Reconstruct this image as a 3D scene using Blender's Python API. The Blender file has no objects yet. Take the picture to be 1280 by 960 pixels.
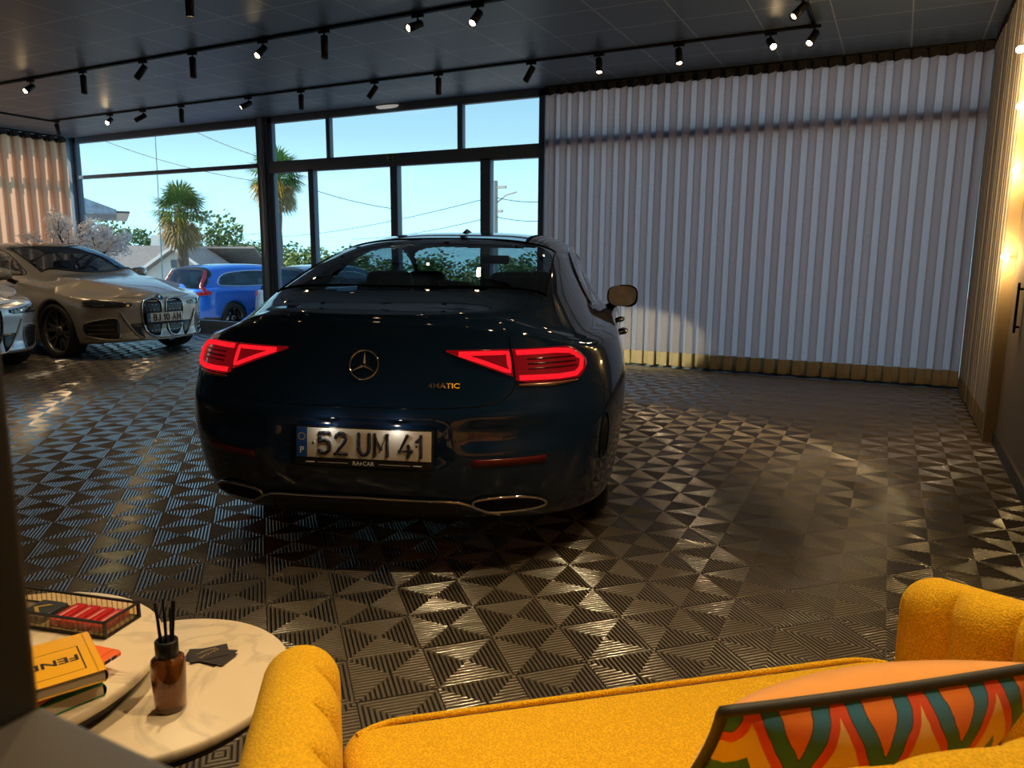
import bpy, bmesh, math, random
import numpy as np
from mathutils import Vector, Matrix
random.seed(7); np.random.seed(7)
PI = math.pi
sc = bpy.context.scene
COL = sc.collection
R = math.radians

# ------------------------------------------------------------------ basics
def link(o, parent=None):
    COL.objects.link(o)
    if parent is not None: o.parent = parent
    return o

def tag(o, label=None, cat=None, group=None, kind=None):
    if label: o['label'] = label
    if cat: o['category'] = cat
    if group: o['group'] = group
    if kind: o['kind'] = kind
    return o

def thing(name, label, cat, loc=(0, 0, 0), rz=0.0, group=None):
    o = bpy.data.objects.new(name, None)
    o.empty_display_size = 0.1
    o.location = loc; o.rotation_euler = (0, 0, rz)
    link(o); return tag(o, label, cat, group)

def mesh(name, v, f, mat, parent=None, smooth=False, mats=None, fmi=None):
    me = bpy.data.meshes.new(name)
    me.from_pydata([tuple(map(float, p)) for p in v], [], [tuple(int(i) for i in q) for q in f])
    for m in (mats or ([mat] if mat else [])): me.materials.append(m)
    if fmi is not None: me.polygons.foreach_set('material_index', fmi)
    if smooth: me.polygons.foreach_set('use_smooth', [True] * len(me.polygons))
    me.update()
    return link(bpy.data.objects.new(name, me), parent)

def struct(o):
    o['kind'] = 'structure'; return o

class MB:
    """collects shapes into one mesh"""
    def __init__(s): s.v = []; s.f = []; s.sm = []
    def add(s, v, f, sm=False):
        b = len(s.v); s.v += [tuple(map(float, p)) for p in v]
        for q in f: s.f.append([i + b for i in q]); s.sm.append(sm)
        return s
    def box(s, lo, hi, M=None):
        x0, y0, z0 = lo; x1, y1, z1 = hi
        v = [(x0,y0,z0),(x1,y0,z0),(x1,y1,z0),(x0,y1,z0),(x0,y0,z1),(x1,y0,z1),(x1,y1,z1),(x0,y1,z1)]
        if M is not None: v = [tuple(M @ Vector(p)) for p in v]
        return s.add(v, [(0,3,2,1),(4,5,6,7),(0,1,5,4),(1,2,6,5),(2,3,7,6),(3,0,4,7)])
    def tube(s, pts, r, n=8, caps=True, closed=False):
        pts = [Vector(p) for p in pts]; N = len(pts)
        rs = r if hasattr(r, '__len__') else [r] * N
        t0 = None; V = []; up = None
        for i in range(N):
            a = pts[i - 1] if (i > 0 or closed) else pts[i]
            b = pts[(i + 1) % N] if (i < N - 1 or closed) else pts[i]
            t = (b - a)
            if t.length < 1e-9: t = Vector((0, 0, 1))
            t.normalize()
            if up is None:
                up = Vector((0, 0, 1)) if abs(t.z) < .9 else Vector((1, 0, 0))
            u = up - t * up.dot(t)
            if u.length < 1e-6: u = t.orthogonal()
            u.normalize(); up = u; w = t.cross(u)
            for k in range(n):
                a_ = 2 * PI * k / n
                V.append(pts[i] + (u * math.cos(a_) + w * math.sin(a_)) * rs[i])
        F = []
        for i in range(N if closed else N - 1):
            j = (i + 1) % N
            for k in range(n):
                k2 = (k + 1) % n
                F.append((i*n+k, i*n+k2, j*n+k2, j*n+k))
        s.add(V, F, True)
        if caps and not closed:
            s.add(V[:n], [tuple(range(n))[::-1]]); s.add(V[-n:], [tuple(range(n))])
        return s
    def lathe(s, prof, n=32, M=None, sm=True):
        V = []; F = []
        for r, z in prof:
            for k in range(n):
                a = 2*PI*k/n; V.append((r*math.cos(a), r*math.sin(a), z))
        for i in range(len(prof)-1):
            for k in range(n):
                k2 = (k+1) % n; F.append((i*n+k, i*n+k2, (i+1)*n+k2, (i+1)*n+k))
        if M is not None: V = [tuple(M @ Vector(p)) for p in V]
        return s.add(V, F, sm)
    def disc(s, r, z, n=32, M=None):
        V = [(r*math.cos(2*PI*k/n), r*math.sin(2*PI*k/n), z) for k in range(n)]
        if M is not None: V = [tuple(M @ Vector(p)) for p in V]
        return s.add(V, [tuple(range(n))])
    def grid(s, P, closed_u=False, closed_v=False, sm=True):
        """P[i][j] points"""
        n = len(P); m = len(P[0]); V = [p for r in P for p in r]; F = []
        for i in range(n if closed_u else n-1):
            for j in range(m if closed_v else m-1):
                i2 = (i+1) % n; j2 = (j+1) % m
                F.append((i*m+j, i2*m+j, i2*m+j2, i*m+j2))
        return s.add(V, F, sm)
    def build(s, name, mat, parent=None, fix=False, bevel=0):
        me = bpy.data.meshes.new(name); me.from_pydata(s.v, [], s.f)
        if mat: me.materials.append(mat)
        me.polygons.foreach_set('use_smooth', s.sm); me.update()
        if fix:
            bm = bmesh.new(); bm.from_mesh(me)
            bmesh.ops.remove_doubles(bm, verts=bm.verts, dist=1e-5)
            bmesh.ops.recalc_face_normals(bm, faces=bm.faces)
            bm.to_mesh(me); bm.free()
        o = link(bpy.data.objects.new(name, me), parent)
        if bevel:
            m = o.modifiers.new('bevel', 'BEVEL'); m.width = bevel; m.segments = 3; m.limit_method = 'ANGLE'; m.harden_normals = False
            me.polygons.foreach_set('use_smooth', [True]*len(me.polygons))
        return o

def text_obj(name, body, size, mat, parent, M, extrude=0.0004, align='CENTER', sx=1.0, sy=1.0, weight=0.0, spacing=1.0, word=1.0):
    cu = bpy.data.curves.new(name, 'FONT'); cu.body = body; cu.size = size
    cu.align_x = align; cu.align_y = 'CENTER'; cu.extrude = extrude; cu.offset = weight; cu.resolution_u = 4
    cu.space_character = spacing; cu.space_word = word
    t = bpy.data.objects.new(name + '_tmp', cu); COL.objects.link(t)
    dg = bpy.context.evaluated_depsgraph_get()
    me = bpy.data.meshes.new_from_object(t.evaluated_get(dg))
    bpy.data.objects.remove(t); bpy.data.curves.remove(cu)
    me.transform(M @ Matrix.Diagonal((sx, sy, 1, 1)))
    me.materials.clear(); me.materials.append(mat); me.name = name
    return link(bpy.data.objects.new(name, me), parent)

def frame(o, x, y):
    """matrix with origin o, x axis x, y axis y"""
    x = Vector(x).normalized(); y = Vector(y); z = x.cross(y).normalized(); y = z.cross(x)
    return Matrix(((x.x,y.x,z.x,o[0]),(x.y,y.y,z.y,o[1]),(x.z,y.z,z.z,o[2]),(0,0,0,1)))

# ------------------------------------------------------------------ materials
def new_mat(name):
    m = bpy.data.materials.new(name); m.use_nodes = True
    nt = m.node_tree; nt.nodes.clear()
    out = nt.nodes.new('ShaderNodeOutputMaterial'); return m, nt, out

def pbr(name, col, rough=.5, metal=0, spec=.5, coat=0, coat_rough=.03, emis=None, estr=0, sheen=0, trans=0, ior=1.5, vary=0, vscale=20, bump=0, bscale=60):
    m, nt, out = new_mat(name)
    b = nt.nodes.new('ShaderNodeBsdfPrincipled')
    b.inputs['Base Color'].default_value = (*col, 1); b.inputs['Roughness'].default_value = rough
    b.inputs['Metallic'].default_value = metal; b.inputs['Specular IOR Level'].default_value = spec
    b.inputs['Coat Weight'].default_value = coat; b.inputs['Coat Roughness'].default_value = coat_rough
    b.inputs['Sheen Weight'].default_value = sheen; b.inputs['Transmission Weight'].default_value = trans
    b.inputs['IOR'].default_value = ior
    if emis: b.inputs['Emission Color'].default_value = (*emis, 1); b.inputs['Emission Strength'].default_value = estr
    if vary or bump:
        tc = nt.nodes.new('ShaderNodeTexCoord')
    if vary:
        no = nt.nodes.new('ShaderNodeTexNoise'); no.inputs['Scale'].default_value = vscale; no.inputs['Detail'].default_value = 4
        nt.links.new(tc.outputs['Object'], no.inputs['Vector'])
        mx = nt.nodes.new('ShaderNodeMix'); mx.data_type = 'RGBA'
        mx.inputs['A'].default_value = (*[c*(1-vary) for c in col], 1); mx.inputs['B'].default_value = (*[min(1, c*(1+vary)) for c in col], 1)
        nt.links.new(no.outputs['Fac'], mx.inputs['Factor']); nt.links.new(mx.outputs['Result'], b.inputs['Base Color'])
    if bump:
        n2 = nt.nodes.new('ShaderNodeTexNoise'); n2.inputs['Scale'].default_value = bscale; n2.inputs['Detail'].default_value = 3
        nt.links.new(tc.outputs['Object'], n2.inputs['Vector'])
        bp = nt.nodes.new('ShaderNodeBump'); bp.inputs['Strength'].default_value = bump; bp.inputs['Distance'].default_value = .01
        nt.links.new(n2.outputs['Fac'], bp.inputs['Height']); nt.links.new(bp.outputs['Normal'], b.inputs['Normal'])
    nt.links.new(b.outputs[0], out.inputs[0]); return m

def glass(name, tint=(.9, .95, .95), ior=1.45, rough=0.0, gain=1.0):
    m, nt, out = new_mat(name)
    t = nt.nodes.new('ShaderNodeBsdfTransparent'); t.inputs[0].default_value = (*tint, 1)
    g = nt.nodes.new('ShaderNodeBsdfGlossy'); g.inputs['Roughness'].default_value = rough
    g.inputs['Color'].default_value = (gain, gain, gain, 1)
    fr = nt.nodes.new('ShaderNodeFresnel'); ge = nt.nodes.new('ShaderNodeNewGeometry')
    nt.links.new(N(nt).lerp(ge.outputs['Backfacing'], ior, 1/ior), fr.inputs['IOR'])      # thin sheet: same reflection from both sides
    mx = nt.nodes.new('ShaderNodeMixShader')
    nt.links.new(fr.outputs[0], mx.inputs[0]); nt.links.new(t.outputs[0], mx.inputs[1]); nt.links.new(g.outputs[0], mx.inputs[2])
    nt.links.new(mx.outputs[0], out.inputs[0]); return m

def emit(name, col, s):
    m, nt, out = new_mat(name); e = nt.nodes.new('ShaderNodeEmission')
    e.inputs[0].default_value = (*col, 1); e.inputs[1].default_value = s
    nt.links.new(e.outputs[0], out.inputs[0]); return m

class N:
    """tiny node maths helper"""
    def __init__(s, nt): s.nt = nt
    def m(s, op, a, b=None, c=None):
        n = s.nt.nodes.new('ShaderNodeMath'); n.operation = op
        for i, x in enumerate((a, b, c)):
            if x is None: continue
            if isinstance(x, (int, float)): n.inputs[i].default_value = x
            else: s.nt.links.new(x, n.inputs[i])
        return n.outputs[0]
    def mix(s, f, a, b):
        n = s.nt.nodes.new('ShaderNodeMix'); n.data_type = 'RGBA'
        for k, x in (('Factor', f), ('A', a), ('B', b)):
            if isinstance(x, tuple): n.inputs[k].default_value = (*x, 1)
            elif isinstance(x, (int, float)): n.inputs[k].default_value = x
            else: s.nt.links.new(x, n.inputs[k])
        return n.outputs['Result']
    def lerp(s, f, a, b):
        return s.m('ADD', s.m('MULTIPLY', s.m('SUBTRACT', b, a), f), a) if not (isinstance(a, (int,float)) and isinstance(b,(int,float))) else s.m('MULTIPLY_ADD', f, b - a, a)

def fabric(name, diff, trans, tw, spec=.1, weave=900, bump=.3):
    """woven curtain cloth: light passes through it"""
    m, nt, out = new_mat(name); q = N(nt)
    tc = nt.nodes.new('ShaderNodeTexCoord')
    no = nt.nodes.new('ShaderNodeTexNoise'); no.inputs['Scale'].default_value = 60; no.inputs['Detail'].default_value = 6
    mp = nt.nodes.new('ShaderNodeMapping'); mp.inputs['Scale'].default_value = (1, 1, 2.2)
    nt.links.new(tc.outputs['Object'], mp.inputs[0]); nt.links.new(mp.outputs[0], no.inputs['Vector'])
    c1 = q.mix(no.outputs['Fac'], tuple(c*.8 for c in diff), tuple(min(1, c*1.2) for c in diff))
    c2 = q.mix(no.outputs['Fac'], tuple(c*.75 for c in trans), tuple(min(1, c*1.25) for c in trans))
    d = nt.nodes.new('ShaderNodeBsdfDiffuse'); t = nt.nodes.new('ShaderNodeBsdfTranslucent')
    nt.links.new(c1, d.inputs[0]); nt.links.new(c2, t.inputs[0])
    mx = nt.nodes.new('ShaderNodeMixShader'); mx.inputs[0].default_value = tw
    nt.links.new(d.outputs[0], mx.inputs[1]); nt.links.new(t.outputs[0], mx.inputs[2])
    nt.links.new(mx.outputs[0], out.inputs[0]); return m

M = {}
M['black_metal'] = pbr('black_metal', (.012, .012, .013), .45, 0, .4)
M['frame_metal'] = pbr('frame_metal', (.15, .20, .27), .45, .0, .5)
M['frame_alu'] = pbr('frame_alu', (.28, .30, .32), .35, .6, .5)
M['chrome'] = pbr('chrome', (.75, .73, .70), .08, 1)
M['dark_chrome'] = pbr('dark_chrome', (.25, .24, .22), .15, 1)
M['rubber'] = pbr('rubber', (.012, .012, .013), .7)
M['black_plastic'] = pbr('black_plastic', (.01, .01, .011), .35, 0, .5)
M['matte_black'] = pbr('matte_black', (.006, .006, .007), .8, 0, .2)
M['pane'] = glass('pane', (.93, .97, .98), 1.3)
M['car_glass'] = glass('car_glass', (.46, .55, .58), 1.5)
M['car_glass_mid'] = glass('car_glass_mid', (.30, .35, .38), 1.6)
M['car_glass_dark'] = glass('car_glass_dark', (.22, .26, .30), 1.55)
M['lens_on'] = emit('lens_on', (1, .72, .36), 75)
M['lens_soft'] = emit('lens_soft', (1, .80, .55), 5)
M['seat_leather'] = pbr('seat_leather', (.03, .028, .027), .5)
M['interior'] = pbr('interior', (.015, .015, .017), .6)

# ------------------------------------------------------------------ camera
FPX, CAMH, PITCH, ROLL, YAW = 930.0, 1.28, .1676, .0077, R(27.15)
cam_d = bpy.data.cameras.new('camera'); cam = link(bpy.data.objects.new('camera', cam_d))
cam_d.sensor_width = 36; cam_d.lens = 36 * FPX / 1280; cam_d.clip_start = .02; cam_d.clip_end = 500
_f = Vector((0, math.cos(PITCH), -math.sin(PITCH))); _u = Vector((0, math.sin(PITCH), math.cos(PITCH))); _x = Vector((1, 0, 0))
_r = math.cos(ROLL) * _x + math.sin(ROLL) * _u; _uu = -math.sin(ROLL) * _x + math.cos(ROLL) * _u
_Z = Matrix.Rotation(YAW, 3, 'Z')
CR, CU, CF = _Z @ _r, _Z @ _uu, _Z @ _f
CAM = Vector((0, 0, CAMH))
cam.matrix_world = Matrix(((CR.x, CU.x, -CF.x, 0), (CR.y, CU.y, -CF.y, 0), (CR.z, CU.z, -CF.z, CAMH), (0, 0, 0, 1)))
cam_d.dof.use_dof = True; cam_d.dof.focus_distance = 3.4; cam_d.dof.aperture_fstop = 9.0
sc.camera = cam

def ray(u, v): return CR * ((u - 640) / FPX) - CU * ((v - 480) / FPX) + CF
def at_z(u, v, z): d = ray(u, v); return CAM + d * ((z - CAMH) / d.z)
def at_n(u, v, n): d = ray(u, v); return CAM + d * (n / d.y)
def at_e(u, v, e): d = ray(u, v); return CAM + d * (e / d.x)

# ------------------------------------------------------------------ world, sun
w = bpy.data.worlds.new('world'); sc.world = w; w.use_nodes = True
nt = w.node_tree; nt.nodes.clear(); q = N(nt)
wo = nt.nodes.new('ShaderNodeOutputWorld'); bg = nt.nodes.new('ShaderNodeBackground')
tc = nt.nodes.new('ShaderNodeTexCoord'); sx = nt.nodes.new('ShaderNodeSeparateXYZ')
nt.links.new(tc.outputs['Generated'], sx.inputs[0])
rp = nt.nodes.new('ShaderNodeValToRGB'); nt.links.new(sx.outputs['Z'], rp.inputs[0])
els = rp.color_ramp.elements
els[0].position = 0.0; els[0].color = (.80, 1.55, 1.85, 1)
els[1].position = 1.0; els[1].color = (.07, .26, .62, 1)
for p_, c_ in ((.045, (.76, 1.45, 1.75)), (.10, (.64, 1.10, 1.35)), (.15, (.47, .84, 1.03)), (.21, (.37, .70, .93)), (.5, (.16, .46, .85))):
    e_ = els.new(p_); e_.color = (*c_, 1)
mp = nt.nodes.new('ShaderNodeMapping'); mp.inputs['Scale'].default_value = (2.2, 2.2, 7)
nt.links.new(tc.outputs['Generated'], mp.inputs[0])
cn = nt.nodes.new('ShaderNodeTexNoise'); cn.inputs['Scale'].default_value = 1.6; cn.inputs['Detail'].default_value = 6; cn.inputs['Roughness'].default_value = .55
nt.links.new(mp.outputs[0], cn.inputs['Vector'])
cl = nt.nodes.new('ShaderNodeMapRange'); cl.inputs['From Min'].default_value = .54; cl.inputs['From Max'].default_value = .8
nt.links.new(cn.outputs['Fac'], cl.inputs['Value'])
sk = q.mix(q.m('MULTIPLY', cl.outputs[0], .5), rp.outputs[0], (.95, 1.0, 1.03))
nt.links.new(sk, bg.inputs[0]); bg.inputs[1].default_value = .93
nt.links.new(bg.outputs[0], wo.inputs[0])

sd = bpy.data.lights.new('sun', 'SUN'); sd.energy = 5.2; sd.angle = R(.6); sd.color = (1, .92, .78)
so = link(bpy.data.objects.new('sun', sd)); so.rotation_euler = Vector((.60, .52, -.66)).to_track_quat('-Z', 'Y').to_euler()

# ------------------------------------------------------------------ room shell
EL, ER, NB, NW, HC = -13.6, 0.71, -3.0, 8.80, 3.35
T45 = R(27.15) + .322
TS = .1907 * 1.28
tO = Matrix.Rotation(YAW, 3, 'Z') @ Vector((-.4709 * 1.28, 1.9112 * 1.28, 0))

def rib_material():
    m, nt, out = new_mat('rib_plastic'); q = N(nt)
    tc = nt.nodes.new('ShaderNodeTexCoord'); no = nt.nodes.new('ShaderNodeTexNoise'); no.inputs['Scale'].default_value = 2.5; no.inputs['Detail'].default_value = 4; nt.links.new(tc.outputs['Object'], no.inputs['Vector'])
    b = nt.nodes.new('ShaderNodeBsdfPrincipled'); nt.links.new(q.mix(no.outputs['Fac'], (.135, .112, .086), (.185, .155, .12)), b.inputs['Base Color'])
    b.inputs['Roughness'].default_value = .16; b.inputs['Specular IOR Level'].default_value = 1.0; b.inputs['Coat Weight'].default_value = .6; b.inputs['Coat Roughness'].default_value = .14; b.inputs['Coat IOR'].default_value = 1.75
    nt.links.new(b.outputs[0], out.inputs[0]); return m
def tile_template(kind, cx0, nrib=8):
    """ribs of one tile centred on 0; kind 1 = rings, 0 = rays. Returns verts, quads"""
    T = TS; pitch = T / 2 / nrib; wv = pitch * .33; hgt = .011
    prof = [(-wv, -hgt), (-wv, -.0034), (-wv*.62, -.0010), (0, 0), (wv*.62, -.0010), (wv, -.0034), (wv, -hgt)]
    V = []; F = []
    for side in range(4):
        ca, sa = math.cos(PI/2*side), math.sin(PI/2*side)
        if kind:
            items = [((k + .5) * pitch, None) for k in range(nrib)]
        else:
            items = [((k + .5) * pitch, None) for k in range(-nrib, nrib)]
        for w0, _ in items:
            b = len(V)
            for end in (0, 1):
                for dx, z in prof:
                    if kind: x = w0 + dx; y = (x if end else -x)
                    else: y = w0 + dx; x = (T/2 if end else abs(y))
                    V.append((ca*x - sa*y, sa*x + ca*y, z))
            n = len(prof)
            for i in range(n - 1): F.append((b + i, b + n + i, b + n + i + 1, b + i + 1) if kind else (b + i, b + i + 1, b + n + i + 1, b + n + i))
    return np.array(V), np.array(F)
Rm = Matrix.Rotation(-T45, 3, 'Z')
def floor_build():
    Vs = []; Fs = []; base = 0
    tpl = [tile_template(0, 0), tile_template(1, 0)]
    ca, sa = math.cos(T45), math.sin(T45)
    for i in range(-80, 81):
        for j in range(-80, 81):
            lx, ly = (i + .5)*TS, (j + .5)*TS; wx = tO.x + ca*lx - sa*ly; wy = tO.y + sa*lx + ca*ly
            if wx < EL or wx > ER + .11 or wy > NW - .02 or wy < .3: continue
            if wx*.02 - 1.75*wy > 3 or wx < -1.6*wy - 2.2: continue      # never in view
            V, F = tpl[(i + j) % 2]
            P = V + np.array([lx, ly, 0]); Vs.append(P); Fs.append(F + base); base += len(V)
    V = np.concatenate(Vs); F = np.concatenate(Fs)
    b0 = len(V); fv = [Rm @ (Vector(p) - tO) for p in ((EL, NB, -.011), (ER, NB, -.011), (ER, NW + .15, -.011), (EL, NW + .15, -.011))]
    V = np.concatenate([V, np.array([tuple(p) for p in fv] + [tuple(p - Vector((0, 0, .12))) for p in fv])])
    F = np.concatenate([F, np.array([(0, 1, 2, 3), (7, 6, 5, 4), (0, 4, 5, 1), (1, 5, 6, 2), (2, 6, 7, 3), (3, 7, 4, 0)]) + b0])
    me = bpy.data.meshes.new('floor'); me.vertices.add(len(V)); me.vertices.foreach_set('co', V.ravel().astype(np.float32))
    me.loops.add(F.size); me.loops.foreach_set('vertex_index', F.ravel().astype(np.int32))
    me.polygons.add(len(F)); me.polygons.foreach_set('loop_start', (np.arange(len(F))*4).astype(np.int32))
    mi = np.zeros(len(F), np.int32); mi[-6:] = 1; me.materials.append(rib_material()); me.materials.append(pbr('floor_under', (.014, .013, .012), .6))
    me.polygons.foreach_set('material_index', mi); sm = np.ones(len(F), bool); sm[-6:] = False; me.polygons.foreach_set('use_smooth', sm); me.update(calc_edges=True); me.validate()
    o = link(bpy.data.objects.new('floor', me)); o.location = tO; o.rotation_euler = (0, 0, T45); return struct(o)
floor_build()

def ceiling_material():
    m, nt, out = new_mat('ceiling_tiles'); q = N(nt)
    tc = nt.nodes.new('ShaderNodeTexCoord'); s = nt.nodes.new('ShaderNodeSeparateXYZ'); nt.links.new(tc.outputs['Object'], s.inputs[0])
    def g(c, off):
        f = q.m('FRACT', q.m('DIVIDE', q.m('SUBTRACT', c, off), .6))
        return q.m('MINIMUM', f, q.m('SUBTRACT', 1, f))
    d = q.m('MINIMUM', g(s.outputs[0], -.075), g(s.outputs[1], .265))
    line = q.m('LESS_THAN', d, .010)
    no = nt.nodes.new('ShaderNodeTexNoise'); no.inputs['Scale'].default_value = 40; nt.links.new(tc.outputs['Object'], no.inputs['Vector'])
    line = q.m('MULTIPLY', line, q.m('MULTIPLY_ADD', no.outputs['Fac'], 1.6, -.2))
    b = nt.nodes.new('ShaderNodeBsdfPrincipled')
    nt.links.new(q.mix(line, (.125, .17, .24), (.62, .64, .66)), b.inputs['Base Color'])
    b.inputs['Roughness'].default_value = .42; b.inputs['Specular IOR Level'].default_value = .45
    nt.links.new(b.outputs[0], out.inputs[0]); return m
b_ = MB().box((EL, NB, HC), (ER, NW + .3, HC + .2)); struct(b_.build('ceiling', ceiling_material()))

M['wall_dark'] = pbr('wall_dark', (.10, .085, .07), .8, vary=.15, vscale=6)
M['wall_beige'] = pbr('wall_beige', (.22, .17, .125), .75, vary=.08, vscale=30)
M['wall_pale'] = pbr('wall_pale', (.60, .48, .30), .6)
M['skirt'] = pbr('skirt', (.05, .045, .04), .5)
struct(MB().box((ER, NB, -.1), (ER + .25, 6.2, HC)).build('wall_right', M['wall_beige']))
struct(MB().box((ER - .018, .3, 0), (ER, 6.2, .09)).build('baseboard_right', M['skirt']))
struct(MB().box((ER, 6.3, -.1), (ER + .25, NW + .3, HC)).build('wall_corner', M['wall_beige']))
struct(MB().box((.635, 6.2, -.1), (ER + .25, 6.3, HC)).build('trim_1', M['wall_pale'], bevel=.004))
struct(MB().box((EL - .15, NB - .15, -.1), (ER + .15, NB, HC)).build('wall_back', M['wall_dark']))
# partition with the opening the picture is taken through
PN, PE, PZ = .203, -.377, 1.05
pw = MB(); pw.box((EL, PN - .09, 0), (PE - .07, PN - .01, HC)); pw.box((PE - .07, PN - .09, 0), (ER, PN - .01, PZ - .06))
pw.box((PE - .07, PN - .09, 2.35), (ER, PN - .01, HC))
struct(pw.build('wall_partition', pbr('wall_partition', (.035, .034, .035), .8)))
M['sash'] = pbr('sash', (.016, .016, .018), .55)
M['sash_rail'] = pbr('sash_rail', (.13, .12, .11), .4, .3)
fr = MB().box((PE - .07, PN - .10, PZ - .06), (PE, PN, 2.35)); fr.box((PE, PN - .10, 2.28), (ER, PN, 2.35))
struct(fr.build('window_1', M['sash'], bevel=.004))
struct(MB().box((PE, PN - .11, PZ - .06), (ER, PN, PZ)).build('trim_2', M['sash_rail'], bevel=.004))

# ---- window wall: mullions, transoms, panes
def bars(name, lst, mat, parent=None, bevel=.004):
    b = MB()
    for lo, hi in lst: b.box(lo, hi)
    return b.build(name, mat, parent, bevel=bevel)
F0, F1 = NW - .03, NW + .05
WIN_L, WIN_R = -13.36, -4.12
# left big window (-13.36 .. -8.93), entrance bay (-8.70 .. -4.14), curtain bay (-4.0 .. ER)
wl = struct(bars('window_2', [((WIN_L-.07, F0, 0), (WIN_L, F1, HC)), ((WIN_L-.07, F0, 3.25), (-8.93, F1, HC)), ((WIN_L, F0, 2.63), (-8.93, F1, 2.69)),
     ((WIN_L, F0, -.05), (-8.93, F1, .21)), ((-8.955, F0, 0), (-8.90, F1, HC))], M['frame_metal']))
mesh('pane', [(WIN_L, NW+.01, .1), (-8.93, NW+.01, .1), (-8.93, NW+.01, 3.28), (WIN_L, NW+.01, 3.28)], [(0, 1, 2, 3)], M['pane'], wl)
struct(MB().box((-8.90, F0 - .02, 0), (-8.70, F1 + .08, HC)).build('wall_pier', M['frame_metal'], bevel=.01))
struct(bars('trim_3', [((-8.83, F0 - .06, 0), (-8.76, F0-.02, HC))], M['frame_alu']))
dr = struct(bars('door_1', [((-8.70, F0, 0), (-8.62, F1, HC)), ((-8.70, F0, 3.26), (-4.02, F1, HC)), ((-8.70, F0-.02, 2.53), (-4.02, F1, 2.70)), ((-4.15, F0, 0), (-4.02, F1, HC)),
     ((-7.57, F0, 2.7), (-7.50, F1, 3.28)), ((-5.34, F0, 2.7), (-5.26, F1, 3.28)),
     ((-7.92, F0-.02, 0), (-7.82, F1, 2.56)), ((-6.42, F0-.03, 0), (-6.30, F1, 2.56)), ((-4.98, F0-.02, 0), (-4.83, F1, 2.56)),
     ((-8.70, F0, -.05), (-4.02, F1, .16))], M['frame_metal']))
mesh('pane', [(-8.66, NW+.01, .1), (-4.06, NW+.01, .1), (-4.06, NW+.01, 3.3), (-8.66, NW+.01, 3.3)], [(0, 1, 2, 3)], M['pane'], dr)
wr_ = struct(bars('window_3', [((-4.02, F0, 3.25), (ER, F1, HC)), ((-4.02, F0-.02, 2.64), (ER, F1, 2.74)), ((-4.02, F0, -.05), (ER, F1, .10)), ((ER-.03, F0, 0), (ER, F1, HC))], M['frame_metal']))
mesh('pane', [(-4.02, NW+.02, .1), (ER, NW+.02, .1), (ER, NW+.02, 3.3), (-4.02, NW+.02, 3.3)], [(0, 1, 2, 3)], M['pane'], wr_)
# left wall is glazed too, behind its curtain
ww = struct(bars('wall_left', [((EL-.1, NB, -.1), (EL, 4.0, HC)), ((EL-.1, 4.0, -.1), (EL, NW, .2)), ((EL-.1, 4.0, 3.2), (EL, NW, HC)), ((EL-.1, 4.0, 2.64), (EL, NW, 2.72)), ((EL-.1, NW-.1, -.1), (WIN_L-.07, F1, HC))], M['frame_metal']))
mesh('pane', [(EL-.05, 4, .2), (EL-.05, NW, .2), (EL-.05, NW, 3.2), (EL-.05, 4, 3.2)], [(0, 1, 2, 3)], M['pane'], ww)

# ------------------------------------------------------------------ curtains
M['sheer'] = fabric('sheer_curtain', (.46, .43, .43), (.68, .47, .43), .68)
M['side_cloth'] = fabric('side_curtain', (.66, .62, .60), (.3, .28, .27), .15)
M['hem'] = fabric('curtain_hem', (.42, .33, .20), (.35, .25, .12), .12)
M['head'] = fabric('curtain_header_shade', (.075, .068, .065), (.05, .045, .04), .1)  # curtain cloth in a darkened colour: paints the unlit top band
M['peach'] = fabric('peach_curtain', (.62, .43, .32), (.95, .47, .29), .55)

def curtain(name, label, p0, p1, folds, amp, z0, z1, mat, side, seed, group=None, hemh=.16, headh=.075):
    rnd = random.Random(seed)
    p0 = Vector(p0); p1 = Vector(p1); L = (p1 - p0).length; ax = (p1 - p0) / L; nx = Vector((-ax.y, ax.x)) * side
    t = thing(name, label, 'curtain', (p0.x, p0.y, 0), 0, group)
    NCOL = folds * 18; ja = [rnd.uniform(.75, 1.2) for _ in range(folds + 1)]; jp = [rnd.uniform(-.22, .22) for _ in range(folds + 1)]
    jd = [rnd.uniform(-.5, .5) for _ in range(folds + 1)]
    def P(i, z):
        s = i / NCOL * folds; k = min(int(s), folds - 1); fr_ = s - k
        A = amp * (ja[k] * (1 - fr_) + ja[k + 1] * fr_); ph = jp[k] * (1 - fr_) + jp[k + 1] * fr_
        dr_ = (jd[k] * (1 - fr_) + jd[k + 1] * fr_) * (1 - z / z1)
        a = 2 * PI * s + ph + dr_
        off = A * (math.sin(a) + .18 * math.sin(3 * a))
        lat = -.022 * math.sin(2 * a) + dr_ * .02
        p = p0 + ax * (L * i / NCOL + lat) + nx * off
        return (p.x - p0.x, p.y - p0.y, z)
    def band(a, b, rows, top=None, out=0):
        G = []
        for r in range(rows + 1):
            row = []
            for i in range(NCOL + 1):
                zz = a + (b - a) * r / rows
                if top and r == 0: zz = a + top * math.sin(2 * PI * i / NCOL * folds + 1.2)
                x, y, _ = P(i, zz); row.append((x - nx.x * 0 + out * -nx.x, y - out * nx.y, zz))
            G.append(row)
        return MB().grid(G)
    band(z0 + hemh, z1 - headh, 22).build('cloth', mat, t)
    band(z0, z0 + hemh, 3).build('hem', M['hem'], t)
    band(z1 - headh - .005, z1, 3, top=.022, out=.003).build('shaded_header', M['head'], t)  # scalloped lower edge outlines the painted shade across the folds
    rl = MB().box((0, 0, 0), (1, 1, 1))
    a = MB(); pts = [(p0 + ax * s_) for s_ in (0, L)]
    a.tube([(pts[0].x - p0.x, pts[0].y - p0.y, z1 + .012), (pts[1].x - p0.x, pts[1].y - p0.y, z1 + .012)], .012, 6)
    a.build('rail', M['black_metal'], t)
    return t
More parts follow.
